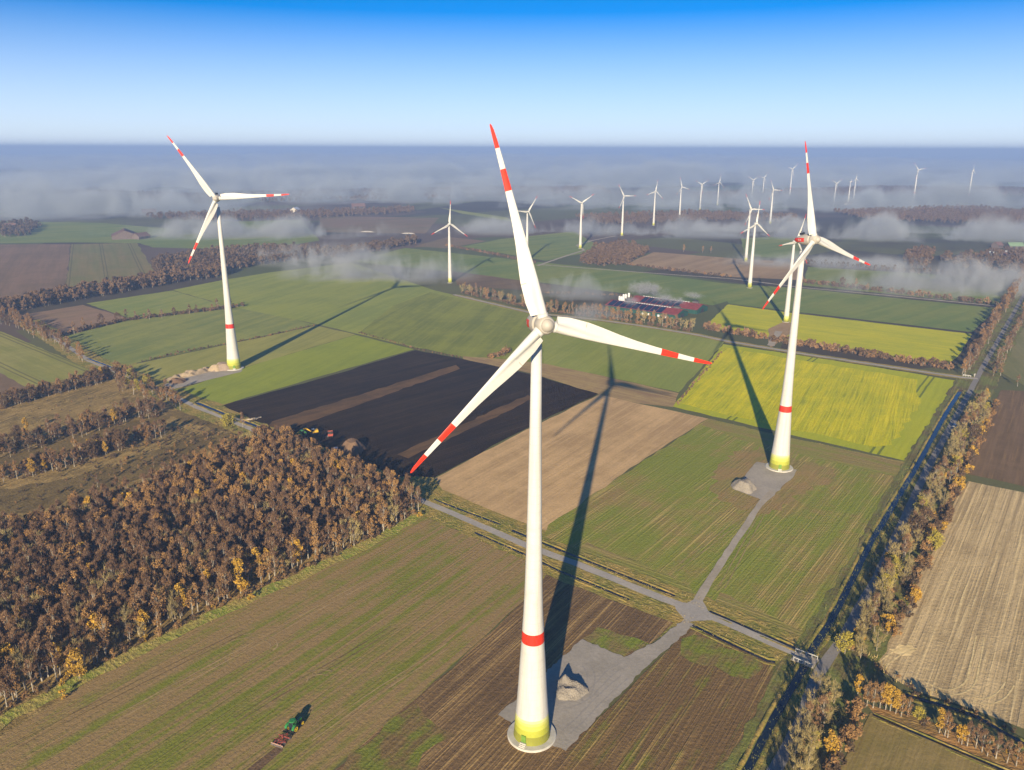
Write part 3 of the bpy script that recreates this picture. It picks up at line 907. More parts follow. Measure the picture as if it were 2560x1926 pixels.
proto('bare', 'bare', BARK_B, 'oval', 10.8, 2.0, 3.2, 240, .28, 1350, .07, 22, 6)
proto('rust', 'rust', BARK_B, 'oval', 10.8, 2.15, 3.0, 850, .32, 260, .08, 20, 4)
proto('gold', 'gold', BARK_B, 'oval', 10.5, 2.2, 2.6, 1250, .38, 120, .08, 20, 3)
proto('grey', 'grey', BARK_G, 'vase', 9.5, 3.1, 1.6, 60, .28, 820, .075, 24, 6)
proto('olive', 'olive', BARK_G, 'round', 8, 3.4, 1.5, 1250, .38, 150, .08, 22, 3)
proto('dark', 'dark', BARK_G, 'round', 9.5, 3.4, 2.0, 750, .4, 450, .08, 22, 4)
proto('shrub_rust', 'rust', BARK_G, 'round', 3.4, 2.0, .25, 240, .42, 120, .07, 10, 3)
proto('shrub_gold', 'gold', BARK_G, 'round', 3.6, 2.0, .25, 320, .42, 60, .07, 10, 3)
proto('shrub_brown', 'dark', BARK_G, 'round', 3.0, 2.0, .2, 170, .42, 170, .08, 10, 3)
proto('tall_gold', 'gold', BARK_B, 'oval', 13.5, 3.6, 1.8, 1900, .55, 120, .08, 22, 1)
proto('bush_olive', 'olive', BARK_G, 'round', 6.6, 4.6, .4, 2200, .5, 0, .08, 26, 1)


def low(key, crown_k, kind, h, r, z0, nleaf, leaf, ntwig=0, twig=.2):
    LOW[key] = [tree_arrays(kind, h * random.uniform(.9, 1.1), r * random.uniform(.9, 1.1), z0, nleaf, leaf, ntwig, twig, 10) + (crown_k,) for _ in range(4)]


low('far_dark', 'dark', 'round', 9, 4.0, 1.2, 80, 1.7, 20, .3)
low('far_rust', 'dark', 'round', 8, 3.6, 1.2, 80, 1.7, 20, .3)
low('far_bare', 'dark', 'round', 9, 3.8, 1.2, 70, 1.6, 30, .3)  # far crowns share the dark colour that has their self-shadow painted in
low('hedge', 'dark', 'round', 3.4, 2.6, .2, 90, .9, 40, .16)
low('hedge_r', 'rust', 'round', 3.0, 2.6, .2, 90, .9, 40, .16)
low('hedge_b', 'bare', 'round', 4.2, 2.4, .3, 80, .8, 60, .16)
MATS_J = [BARK_B, BARK_G] + list(CROWN.values())
CI = {k: i + 2 for i, k in enumerate(CROWN)}


def joined(name, items, label, kind='stuff', cat=None, group=None):
    """items: (x, y, scale, key) -> one mass of plants"""
    Vs, ms = [], []
    for x, y, s, key in items:
        if key in PROTO:
            T, Cq, _, _, ck = random.choice(PROTO[key])
        else:
            T, Cq, ck = random.choice(LOW[key])
        a = random.uniform(0, 2 * PI)
        R = np.array([[math.cos(a), -math.sin(a), 0], [math.sin(a), math.cos(a), 0], [0, 0, 1]]).T * s
        off = np.array([x, y, 0])
        Vs += [T @ R + off, Cq @ R + off]
        ms += [np.zeros(len(T), int), np.full(len(Cq), CI[ck])]
    me = quads_mesh(name, np.concatenate(Vs), MATS_J, np.concatenate(ms))
    o = link(name, me)
    tag(o, label, cat, group, kind)
    return o


N_TREE = [0]


def tree(name, x, y, key, s, label, group=None, cat='tree', sz=1.0):
    T, Cq, tm, cm, ck = random.choice(PROTO[key])
    r = empty(name, (x, y, 0), random.uniform(0, 2 * PI))
    r.scale = (s, s, s * sz)
    tag(r, label, cat, group)
    a = bpy.data.objects.new('trunk', tm); a.parent = r; COL.objects.link(a)
    b = bpy.data.objects.new('crown', cm); b.parent = r; COL.objects.link(b)
    N_TREE[0] += 1
    return r


def inside(p, poly):
    c = False
    j = len(poly) - 1
    for i in range(len(poly)):
        a, b = poly[i], poly[j]
        if (a.y > p[1]) != (b.y > p[1]) and p[0] < (b.x - a.x) * (p[1] - a.y) / (b.y - a.y) + a.x: c = not c
        j = i
    return c


def scatter(poly, spacing, jit=.42):
    xs = [p.x for p in poly]; ys = [p.y for p in poly]
    out = []
    y = min(ys); row = 0
    while y < max(ys):
        x = min(xs) + (row % 2) * spacing / 2
        while x < max(xs):
            q = (x + random.uniform(-jit, jit) * spacing, y + random.uniform(-jit, jit) * spacing)
            if inside(q, poly): out.append(q)
            x += spacing
        y += spacing * .866; row += 1
    return out


def along(pts, step, spread=0.0, jit=.3):
    out = []
    for p in resample([Vector(p) for p in pts], step)[:-1]:
        out.append((p.x + random.uniform(-1, 1) * (spread + jit * step * .5), p.y + random.uniform(-1, 1) * (spread + jit * step * .5)))
    return out


off_ = lambda pts, d: [p + n * d for p, n in zip([Vector(q) for q in pts], normals([Vector(q) for q in pts]))]


def pick(ws):
    ks = list(ws)
    return random.choices(ks, [ws[k] for k in ks])[0]


# the birch wood: the trees nearest the viewer one by one, the rest as one mass
WOOD = L(F, (-40, 1560), (20, 1530), (170, 1455), (330, 1375), (530, 1283), (640, 1238), (820, 1155), (908, 1105), (880, 1082), (780, 1040), (700, 1005), (612, 968), (560, 962), (540, 975), (470, 1000), (316, 1075), (176, 1118), (0, 1180), (-130, 1215), (-260, 1330))
pts = scatter(WOOD, 2.75)
pts.sort(key=lambda p: p[0] ** 2 + p[1] ** 2)
YB = [F(520, 1282), F(172, 1468)]
pts = [p for p in pts if min((Vector(p) - q).length for q in YB) > 2.6]
WL = {
    'bare': 'leafless purple brown birch in the crowded birch wood beside the tractor field',
    'rust': 'rust brown birch in the crowded birch wood beside the tractor field',
    'gold': 'golden leaved birch in the crowded birch wood beside the tractor field',
    'grey': 'bare grey twigged tree in the crowded birch wood beside the tractor field',
}
nz = lambda x, y: math.sin(x * .07 + 1.3) * math.cos(y * .06) + .5 * math.sin(x * .19 + y * .13)
def edge_d(p):
    best = 1e9
    for a, b in zip(WOOD[:8], WOOD[1:9]):
        d = b - a; q = Vector(p) - a
        t_ = max(0, min(1, q.dot(d) / d.length_squared))
        best = min(best, (q - d * t_).length)
    return best
rest = []
for i, p in enumerate(pts):
    e = edge_d(p)
    near = e < 7
    v = nz(*p)
    ws = {'bare': .72, 'rust': .17 + .10 * v, 'gold': .012, 'grey': .07} if not near else {'bare': .48, 'rust': .28, 'gold': .07, 'grey': .17}
    if p[1] > 262: ws = {'bare': .52, 'rust': .42, 'gold': .03, 'grey': .05}
    k = pick({a: max(b, .01) for a, b in ws.items()})
    s = random.uniform(.62, 1.12) * (1.0 if k != 'grey' else .95)
    if i < 285: tree('birch_tree', p[0], p[1], k, s, WL[k], 'birch wood beside the tractor field')
    else: rest.append((p[0], p[1], s, k))
joined('birch_woodland', rest, 'dense autumn birch wood of brown and rust crowns stretching away behind its edge trees')
tree('birch_tree', YB[0].x, YB[0].y, 'tall_gold', .80, 'large bright yellow birch standing out at the edge of the wood above the tractor field')
tree('birch_tree', YB[1].x, YB[1].y, 'tall_gold', .62, 'slim bright yellow birch with white trunk at the lower left wood edge')
for p, lab in ((F(136, 1508), 'small yellow shrub on the grass margin at the lower left of the wood'), (F(544, 1296), 'small yellow shrub beside the large bright yellow birch'), (F(908, 1118), 'yellow shrub at the road end of the birch wood')):
    tree('shrub', p.x, p.y, 'shrub_gold', .6, lab, None, 'shrub')

# grass margin in front of the wood
EDGE = L(F, (-40, 1600), (20, 1548), (172, 1472), (335, 1390), (545, 1293), (650, 1246), (825, 1161), (915, 1108))
ribbon('verge', EDGE, 5.0, grass_rough('margin_grass', (.24, .20, .07), (.15, .19, .035), (.34, .27, .12)), 'grass margin between the birch wood and the tractor field', jit=.7)

items = [(x, y, random.uniform(.3, .75), pick({'shrub_rust': .4, 'shrub_brown': .45, 'shrub_gold': .12})) for x, y in along(off_(EDGE, 3.2), 1.6, 1.0)]
joined('undergrowth', items, 'rust and yellow undergrowth at the foot of the birch wood edge')

# moor: tree strips
HL = {'bare': 'leafless brown birch on the moor', 'rust': 'rust coloured birch on the moor', 'gold': 'golden birch on the moor', 'dark': 'dark brown bushy tree on the moor', 'olive': 'olive leaved tree on the moor'}
STR = [
    (L(z4, (-60, 845), (300, 735), (700, 632), (960, 560)), 4.6, 6.0, {'bare': .5, 'rust': .36, 'gold': .06, 'dark': .2}, 'rear tree strip'),
    (L(z4, (-60, 985), (180, 955), (560, 845), (800, 755), (1000, 705)), 4.6, 3.2, {'bare': .4, 'rust': .42, 'gold': .1, 'dark': .15}, 'front tree strip'),
    (L(z4, (-60, 555), (330, 455), (560, 395), (740, 345)), 4.6, 3.0, {'bare': .2, 'rust': .4, 'gold': .02, 'dark': .45}, 'tree row beside the pale green field'),
]
for line, step, sp, ws, lab in STR:
    for x, y in along(line, step * .62, sp) + along(line, step * .8, sp * 1.2):
        k = pick(ws)
        tree('moor_tree', x, y, k, random.uniform(.55, .95), HL[k] + ' in the ' + lab, 'trees in strips across the moor')
it = []
for line, step, sp, ws, lab in STR:
    it += [(x, y, random.uniform(.5, 1.1), pick({'shrub_brown': .7, 'shrub_rust': .3})) for x, y in along(line, 2.2, sp * 1.1)]
    it += [(x, y, random.uniform(.45, .85), pick({'bare': .4, 'rust': .3, 'dark': .35})) for x, y in along(line, 1.7, sp * 1.25)]
joined('thicket', it, 'brown thicket of saplings and scrub filling the tree strips of the moor')
for q, s in ((z4(620, 815), .95), (z4(555, 820), .7), (z4(165, 690), .75), (z4(205, 965), .75)):
    tree('moor_tree', q.x, q.y, 'gold', s, 'glowing golden birch standing out of a tree strip on the moor', 'golden birches on the moor')
for x, y in along(L(z4, (720, 395), (800, 430), (900, 470), (1010, 520), (1080, 545), (1180, 555)), 3.6, 2.6) + along(L(z4, (790, 360), (930, 440), (1060, 505)), 4.5, 2.0):
    k = pick({'rust': .5, 'bare': .2, 'dark': .3, 'olive': .12})
    tree('moor_tree', x, y, k, random.uniform(.6, .95), HL[k] + ' clustered at the road near the left turbine', 'trees clustered at the road near the left turbine')
bo = F(495, 918)
tree('round_bush', bo.x, bo.y, 'bush_olive', .82, 'round olive green bush beside the field road at the peat corner', None, 'bush')
p = F(525, 925)
tree('moor_tree', p.x, p.y, 'bare', .75, 'leafless pale brown tree right beside the round olive bush')
p = F(560, 945)
items = []
for poly, sp, ks, sc_ in (
    (L(z4, (-300, 1000), (300, 960), (1000, 720), (1300, 620), (1450, 700), (900, 950), (500, 1080), (-300, 1300)), 7.0, {'shrub_brown': .75, 'shrub_rust': .25}, (.18, .42)),
    (L(z4, (800, 760), (1150, 640), (1450, 720), (1000, 900), (560, 1060), (300, 1110)), 6.5, {'shrub_brown': .6, 'shrub_rust': .3, 'bare': .1}, (.25, .55)),
    (L(z4, (-100, 560), (740, 420), (960, 560), (0, 800)), 8, {'shrub_brown': .9, 'shrub_rust': .1}, (.12, .3)),
    (L(z4, (1100, 620), (1440, 640), (1560, 720), (1300, 760), (950, 780)), 5.5, {'shrub_brown': .8, 'shrub_rust': .2}, (.2, .5)),
):
    for x, y in scatter(poly, sp, .5):
        items.append((x, y, random.uniform(*sc_), pick(ks)))
for x, y in along(L(z4, (300, 930), (700, 830), (1000, 740)), 3.5, 5) + along(L(z4, (700, 920), (1000, 850), (1250, 790)), 3.5, 4):
    items.append((x, y, random.uniform(.3, .6), pick({'shrub_brown': .7, 'bare': .1, 'shrub_rust': .2})))
joined('heather', items, 'brown heather and low scrub scattered over the moor')

# trees along the road at the far left and small fields
LT = {'rust': 'rust brown roadside tree', 'dark': 'dark brown roadside tree', 'bare': 'leafless brown roadside tree', 'olive': 'olive roadside tree'}
for x, y in along(L(F, (-30, 672), (60, 705), (130, 748), (187, 786)), 5.5, 2.0) + along(L(F, (-30, 690), (60, 715), (120, 747)), 7, 2.0):
    k = pick({'rust': .5, 'bare': .3, 'dark': .3})
    tree('roadside_tree', x, y, k, random.uniform(.7, 1.0), LT[k] + ' in the far left row beside the pale green field', 'trees along the road at far left')
for x, y in along(L(F, (130, 728), (180, 716), (270, 692), (350, 688), (430, 674), (520, 662)), 9, 1.5):
    k = pick({'rust': .3, 'bare': .4, 'dark': .3})
    tree('hedgerow_tree', x, y, k, random.uniform(.5, .95), LT[k].replace('roadside', 'hedgerow') + ' on the field boundary left of the left turbine', 'hedgerow trees left of the left turbine')


def hedge(line, label, step=2.6, sp=.6, keys=None, s=(.6, 1.0), name='hedge'):
    ks = keys or {'hedge': .65, 'hedge_r': .1, 'hedge_b': .25}
    it = [(x, y, random.uniform(*s), pick(ks)) for x, y in along(line, step, sp)]
    o = joined(name, it, label, None, 'hedge', 'hedges between the fields')
    o['kind'] = 'thing'
    return o


hedge(L(F, (125, 728), (270, 694), (430, 675), (527, 662)), 'scrubby hedge below the small purplish field at left', 2.8, .9)
hedge(L(F, (310, 781), (420, 757), (560, 731), (682, 703)), 'thin low hedge running to the left turbine tower', 2.4, .3, None, (.22, .5))
hedge(L(F, (1523, 711), (1560, 719), (1600, 725), (1652, 734)), 'short hedge at the left end of the rear rapeseed', 2.0, 1.3, {'hedge': .4, 'hedge_r': .2, 'hedge_b': .4}, (.9, 1.5))
hedge(L(F, (1668, 738), (1760, 752), (1860, 768), (1960, 784), (2058, 800)), 'long brown hedge between the two rapeseed fields', 2.0, 1.4, {'hedge': .45, 'hedge_r': .25, 'hedge_b': .3}, (.8, 1.5))
hedge(L(F, (1462, 875), (1500, 830), (1560, 760)), 'low scrub line at the left edge of the rapeseed', 2.6, .3, None, (.2, .4))
hedge(L(F, (1352, 573), (1450, 585), (1582, 600)), 'hedge below the brown field of the small turbine pair', 3.5, 1.2)
hedge(L(F, (1742, 573), (1900, 585), (2080, 600), (2180, 610)), 'far hedge right of the right hand turbine', 5, 2, {'far_dark': .6, 'far_bare': .4}, (.5, .8))
hedge(L(F, (1738, 612), (1900, 630), (2050, 648), (2160, 660)), 'hedge with scattered trees behind the green field at right', 3.5, 1.5, None, (.8, 1.4))
hedge(L(F, (1180, 634), (1330, 640), (1450, 655)), 'dark hedge line behind the farm', 3, .8, None, (.4, .7))
hedge(L(F, (965, 532), (1050, 548), (1120, 562), (1160, 570)), 'hedge behind the small turbine left of the main tower', 3.5, 1.0)
hedge(L(F, (776, 720), (850, 740), (900, 755), (1000, 775)), 'thin scrub line behind the peat field', 2.5, .3, None, (.2, .4))
hedge(L(F, (1060, 775), (1080, 770), (1105, 760)), 'clump of scrub at the corner of the peat field', 1.8, 1.5, None, (.7, 1.1))

# the birch row behind the main turbine and round the farm
FLAB = {'bare': 'pale trunked bare birch', 'rust': 'rust brown birch', 'grey': 'bare grey tree', 'dark': 'dark bushy tree'}
for x, y in along(L(F, (1000, 632), (1080, 650), (1180, 672), (1280, 683)), 3.0, 2.6):
    k = pick({'bare': .6, 'rust': .25, 'grey': .2})
    tree('shelterbelt_tree', x, y, k, random.uniform(.65, 1.0), FLAB[k] + ' in the row behind the main turbine hub', 'birch row behind the main turbine')
for x, y in along(L(F, (1285, 684), (1380, 697), (1500, 716)), 2.6, 2.6):
    k = pick({'bare': .55, 'rust': .3, 'grey': .2})
    tree('shelterbelt_tree', x, y, k, random.uniform(.7, 1.05), FLAB[k] + ' in the row in front of the solar roofed barns', 'birch row in front of the barns')
hedge(L(F, (1000, 634), (1180, 674), (1285, 686), (1500, 718)), 'brown undergrowth beneath the birch row by the farm', 2.6, 1.4, None, (.5, .9), 'undergrowth')

# the row along the canal lane
ROW = L(F, (1690, 1760), (1722, 1664), (1765, 1560), (1795, 1500)) 
ROW2 = L(F, (1838, 1420), (1868, 1360), (1905, 1285), (1955, 1180), (2016, 1062), (2070, 960), (2118, 870))
CLAB = {'grey': 'bare grey tree with spreading twigs', 'bare': 'leafless brown tree', 'rust': 'rust brown tree', 'gold': 'yellow leaved tree', 'olive': 'olive yellow tree', 'dark': 'dark brown tree', 'shrub_rust': 'rust shrub', 'shrub_gold': 'yellow shrub', 'shrub_brown': 'brown shrub'}
for line, where, step in ((ROW, 'beside the lane below the bridge', 3.2), (ROW2, 'beside the canal lane beyond the bridge', 3.0)):
    for x, y in along(line, step * .95, 1.0) + along(off_(line, -3.4), step * 2.4, 1.2):
        k = pick({'grey': .62, 'bare': .20, 'rust': .04, 'olive': .12, 'dark': .03})
        tree('lane_tree', x, y, k, random.uniform(.5, .92), CLAB[k] + ' ' + where, 'tree row along the canal lane')
    for x, y in along(line, step * .8, 2.2):
        k = pick({'shrub_rust': .3, 'shrub_brown': .6, 'shrub_gold': .1})
        tree('shrub', x, y, k, random.uniform(.6, 1.1), CLAB[k] + ' under the trees ' + where, 'shrubs under the lane trees', 'shrub')
for line, where in ((ROW, 'beside the lane below the bridge'), (ROW2[1:], 'beside the canal lane beyond the bridge')):
    for x, y in along(off_(line, -7.2), 2.0, 1.4):
        k = pick({'shrub_rust': .25, 'shrub_brown': .6, 'shrub_gold': .12})
        tree('shrub', x, y, k, random.uniform(.6, 1.25), CLAB[k] + ' on the field side of the row ' + where, 'shrubs under the lane trees', 'shrub')
for q, k, s, lab in (
    (z7(1690, 1215), 'olive', .85, 'yellow green tree among bare trees beside the straw stubble'),
    (z8(1140, 880), 'gold', .62, 'yellow tree at the corner just below the bridge'),
    (z8(960, 1290), 'gold', .7, 'yellow tree beside the lane at the bottom edge'),
    (z8(1330, 480), 'gold', .42, 'small orange yellow tree on the straw field side of the lane'),
    (z7(1990, 360), 'gold', .7, 'yellow crowned tree at the dark brown field corner'),
):
    tree('lane_tree', q.x, q.y, k, s, lab)
# birches at the lower right corner
for i, (qx, qy, k, s) in enumerate([(1200, 940, 'rust', .62), (1240, 955, 'rust', .66), (1285, 955, 'rust', .7), (1320, 965, 'gold', .75), (1350, 975, 'gold', .72), (1385, 990, 'gold', .62), (1420, 1010, 'rust', .6), (1460, 1010, 'rust', .5),
                                    (1530, 1030, 'olive', .42), (1665, 1115, 'gold', .62), (1700, 1135, 'bare', .62), (1720, 1145, 'rust', .55), (1790, 1175, 'gold', .5), (1810, 1190, 'gold', .55), (1845, 1200, 'bare', .6), (1900, 1215, 'bare', .62),
                                    (1940, 1240, 'bare', .6), (1975, 1265, 'rust', .55), (2030, 1280, 'bare', .62), (2100, 1310, 'bare', .6), (2160, 1330, 'rust', .6), (2230, 1350, 'bare', .6), (2290, 1400, 'rust', .6)]):
    q = z8(qx, qy)
    tree('birch_tree', q.x, q.y, k, s, {'rust': 'rust leaved birch with white stems', 'gold': 'golden orange birch with white stems', 'bare': 'thin nearly leafless birch with white stem', 'olive': 'small olive birch'}[k] + ' between ditch and straw stubble at lower right', 'birches between ditch and straw stubble')
it = []
for x, y in along(L(z8, (1180, 900), (1450, 990), (1700, 1090), (2000, 1210), (2300, 1330)), 2.0, 1.5): it.append((x, y, random.uniform(.25, .5), pick({'shrub_rust': .6, 'shrub_brown': .4, 'shrub_gold': .1})))
for x, y in along(L(z8, (1080, 590), (1200, 640), (1320, 720), (1500, 860), (1800, 960), (2200, 1160)), 1.8, 1.0): it.append((x, y, random.uniform(.25, .5), pick({'shrub_brown': .7, 'shrub_rust': .3})))
joined('undergrowth', it, 'rust brown undergrowth along the ditches at lower right')
# rows beyond the crossing
RLAB = {'rust': 'rust brown tree', 'dark': 'dark brown tree', 'bare': 'leafless brown tree'}
for x, y in along(L(F, (2085, 812), (2110, 765), (2140, 712), (2180, 650), (2222, 578)), 4.6, 1.8):
    k = pick({'rust': .45, 'dark': .3, 'bare': .35})
    tree('avenue_tree', x, y, k, random.uniform(.75, 1.05), RLAB[k] + ' in the canal side row beyond the crossing', 'canal side row beyond the crossing')
for x, y in along(L(F, (2150, 815), (2170, 765), (2200, 705), (2235, 640)), 5.5, 1.4):
    k = pick({'rust': .3, 'dark': .2, 'bare': .6})
    tree('avenue_tree', x, y, k, random.uniform(.55, .8), RLAB[k] + ' in the field side row beyond the crossing', 'field side row beyond the crossing')
p = cr(2010, 1110)
tree('avenue_tree', p.x, p.y, 'bare', .7, 'lone leafless tree at the right edge beside the crossing')

# woods farther off
def wood(poly, label, spacing=6.5, keys=None, s=(.75, 1.15)):
    ks = keys or {'far_dark': .68, 'far_rust': .1, 'far_bare': .22}
    joined('woodland', [(x, y, random.uniform(*s), pick(ks)) for x, y in scatter(poly, spacing)], label)


wood(L(F, (-80, 700), (-20, 680), (60, 672), (140, 655), (310, 625), (450, 602), (500, 596), (470, 578), (380, 592), (330, 608), (150, 636), (0, 665), (-90, 675)), 'dark autumn tree belt in front of the far left ploughed fields', 6)
wood(L(F, (342, 602), (330, 570), (420, 552), (560, 540), (690, 543), (700, 556), (560, 575), (470, 588), (420, 596)), 'triangular rust brown wood behind the left turbine tower', 7)
wood(L(F, (690, 552), (730, 545), (860, 528), (905, 520), (900, 527), (800, 548), (720, 562)), 'dark tree belt left of the small middle turbine', 8)
wood(L(F, (1248, 570), (1290, 540), (1340, 530), (1390, 540), (1402, 548), (1350, 573), (1300, 576)), 'copper brown copse left of the tan field', 7, {'far_rust': .7, 'far_dark': .3})
wood(L(F, (1240, 470), (1500, 462), (1720, 470), (1725, 485), (1560, 478), (1300, 488)), 'dark wood beyond the middle fog streak', 12)
wood(L(F, (1800, 460), (2090, 450), (2212, 460), (2260, 490), (2030, 482), (1880, 478)), 'dark wood in front of the two tall far turbines', 12)
wood(L(F, (1950, 560), (1990, 540), (2020, 548), (2000, 578), (1962, 580)), 'group of dark trees behind the right hand fields', 8)
wood(L(F, (2020, 560), (2200, 545), (2290, 560), (2260, 600), (2100, 588)), 'trees around the farmstead at the right edge', 13)
wood(L(F, (300, 470), (460, 462), (640, 462), (900, 452), (900, 460), (640, 475), (430, 480)), 'dark tree belt behind the left fields', 12)
wood(L(F, (0, 490), (60, 482), (90, 490), (60, 510), (0, 515)), 'trees around the far left farmhouse', 10)
wood(L(F, (500, 420), (900, 410), (1300, 405), (1320, 418), (900, 432), (560, 438)), 'far dark wood under the fog left of centre', 18)
wood(L(F, (-100, 425), (200, 415), (480, 425), (450, 445), (160, 440), (-100, 452)), 'far dark wood under the fog at left', 18)
wood(L(F, (1480, 420), (1900, 405), (2300, 410), (2300, 425), (1900, 425), (1500, 436)), 'far dark wood under the fog at right', 18)
for q, s in ((z3(435, 585), .9), (z3(535, 590), .9), (z3(578, 590), .85)):
    tree('field_tree', q.x, q.y, 'rust', s, 'round rust brown tree at the rear edge of the tan field', 'three round trees at the tan field')
for q, k, lab in ((cr(185, 75), 'dark', 'dark lone tree on the hedge behind the rear rapeseed'), (cr(325, 95), 'rust', 'rust brown lone tree on the hedge behind the rear rapeseed')):
    tree('field_tree', q.x, q.y, k, 1.0, lab)

# grass tufts on the near verges
def tufts(name, centers, label, h=.55, cols='olive', n=5):
    P = np.array([(x + random.gauss(0, .35), y + random.gauss(0, .35), 0) for x, y in centers for _ in range(n)])
    D = rand_dirs(len(P), 2.2) * (h * RNG.uniform(.6, 1.5, len(P)))[:, None]
    me = quads_mesh(name, stick_quads(P, D, .16), [grass_t[cols]])
    o = link(name, me); tag(o, label, None, None, 'stuff')


grass_t = {'straw': leaf_mat('grass_straw', (.42, .31, .13), (.33, .25, .10), (.24, .20, .08)), 'olive': leaf_mat('grass_olive', (.24, .21, .06), (.16, .18, .04), (.34, .26, .10))}
near1 = [p for p in R1 if p.y < 330]
cs = []
for d in (-7.2, -5.2, 3.2, 6.2): cs += along(off_(near1, d), .9, .7)
cs += along(EDGE, .5, 1.8)
tufts('grass', cs, 'dry tufty grass on the field road verges and the wood margin', .5, 'straw', 4)
cs = []
for d in (3.0, 5.0, 7.0): cs += along(off_(R2[:9], d), .8, .9)
tufts('grass', cs, 'dark green tufts on the canal verge', .5, 'olive', 4)
cs = along(L(z8, (1100, 560), (1250, 640), (1400, 780), (1900, 970)), .7, .8)
tufts('reeds', cs, 'dry reeds along the ditch beside the straw stubble', .8, 'straw', 4)
# ------------------------------------------------------------------ wind turbines
WHITE = plain('turbine_white', (.63, .61, .56), .45, .35, 0, .03, .25)
def tower_paint():
    t = NT('tower_white')
    p = t.pos()
    st = t.noise(t.scaled(p, .9, .9, .035), 1.0, 4, .6)
    n2 = t.noise(p, .35, 4, .6)
    sx = t.n('ShaderNodeSeparateXYZ'); t.l(p, sx.inputs[0])
    seam = t.math('SUBTRACT', 1.0, t.ramp(t.math('ABSOLUTE', t.math('SUBTRACT', t.math('PINGPONG', sx.outputs[2], 1.9), .95)), .0, .05))
    c = t.mix(t.ramp(st, .42, .75), (.63, .61, .56), (.54, .51, .45))
    c = t.mix(t.math('MULTIPLY', t.ramp(n2, .5, .75), .35), c, (.49, .45, .385))
    c = t.mix(t.math('MULTIPLY', seam, .35), c, (.36, .32, .27))
    return t.bsdf(c, .5, .3)


TWHITE = tower_paint()
REDP = plain('turbine_red', (.72, .035, .012), .45, .35, 0, .04, .5)
GREENS = [plain('tower_green', c, .6, .3, 0, .05, .5) for c in ((.27, .27, .035), (.44, .45, .05), (.56, .57, .10), (.62, .62, .17), (.68, .67, .28))]
HUBM = plain('hub_grey', (.44, .40, .34), .5, .35, 0, .05, .5)
CONC = plain('concrete', (.60, .56, .48), .85, .2, 0, .08, .6)
DARKM = plain('dark_metal', (.05, .05, .055), .5, .4, .4)
DOORM = plain('door_green', (.16, .30, .04), .6, .3)
SEAM = plain('panel_seam', (.45, .36, .26), .7, .2)

def blade_mesh(Lb, bands, seams=True):
    """blade along +Z, leading edge +X, upwind -Y"""
    k = Lb / 38.2
    base = [(1.3, 0, 1.0, 1.0, 0), (2.3, 0, 1.0, 1.0, 0), (2.34, 3.2, 1.0, .95, 17), (5, 3.55, 1.02, .82, 15), (9, 3.45, 1.0, .62, 12), (12, 3.0, .92, .48, 9.5), (16, 2.3, .78, .36, 7),
            (20, 1.78, .66, .27, 5), (24, 1.45, .56, .21, 3.4), (28, 1.18, .46, .16, 2.2), (32, .96, .36, .12, 1.2), (35, .8, .27, .09, .5), (37, .62, .14, .07, 0), (37.9, .38, -.05, .05, 0), (38.2, .1, -.22, .02, 0)]
    rs = sorted(set([b[0] for b in base] + [f * 38.2 for f0 in bands for f in f0 if f < 1] + [8.6, 8.72]))
    arr = np.array(base)
    n = 32
    mb = MB()
    rings = []
    for r in rs:
        c, le, th, tw = [np.interp(r, arr[:, 0], arr[:, j]) for j in (1, 2, 3, 4)]
        circ = r < 2.32
        ring = []
        for i in range(n):
            a = 2 * PI * i / n
            if circ:
                x, y = math.cos(a), math.sin(a)
            else:
                u = (1 - math.cos(a)) / 2          # 0 at leading edge
                ue = min(.92, 2.0 * th / c)
                el = math.sqrt(max(0.0, 1 - ((u - ue / 2) / (ue / 2)) ** 2)) if u < ue else 0.0
                plate = .13 * (1 - u) + .03
                y_root = th * max(el * (1.0 if u < ue * .5 else 1.0), plate)
                wr = min(1.0, max(0.0, (17 - r) / 10))
                yt = th * (2.97 * math.sqrt(u) - 1.26 * u - 3.5 * u ** 2 + 2.84 * u ** 3 - 1.0 * u ** 4 * 1.0)
                yt = max(yt, .035) * .62
                yt = yt * (1 - wr) + y_root * wr
                yt = max(yt, .03)
                x = le - c * u
                y = (1 if a < PI else -1) * yt * (1.0 if a < PI else .9)
            t_ = math.radians(tw)
            ring.append((x * math.cos(t_) + y * math.sin(t_), -x * math.sin(t_) + y * math.cos(t_), r))
        rings.append([tuple(q * k for q in p) for p in ring])
    b = 0
    for rg in rings: mb.v += rg
    for j in range(len(rings) - 1):
        mid = (rs[j] + rs[j + 1]) / 2 / 38.2
        m = 1 if any(f0 <= mid <= f1 for f0, f1 in bands) else 0
        sm_ = seams and rs[j] == 8.6
        for i in range(n):
            mb.f.append([j * n + i, j * n + (i + 1) % n, (j + 1) * n + (i + 1) % n, (j + 1) * n + i]); mb.mi.append(2 if sm_ and 9 < i < 22 else m)
    mb.f.append(list(range(n - 1, -1, -1))); mb.mi.append(0)
    mb.f.append([(len(rings) - 1) * n + i for i in range(n)]); mb.mi.append(1)
    me = mb.mesh('blade', [WHITE, REDP, SEAM], True)
    bm = bmesh.new(); bm.from_mesh(me); bmesh.ops.recalc_face_normals(bm, faces=bm.faces[:]); bm.to_mesh(me); bm.free()
    return me


def frame(axis):
    a = axis.normalized()
    s = Vector((0, 0, 1)).cross(a).normalized()
    u = a.cross(s)
    return a, s, u


def mat_from(cols, loc):
    m = Matrix(cols).transposed().to_4x4()
    m.translation = loc
    return m


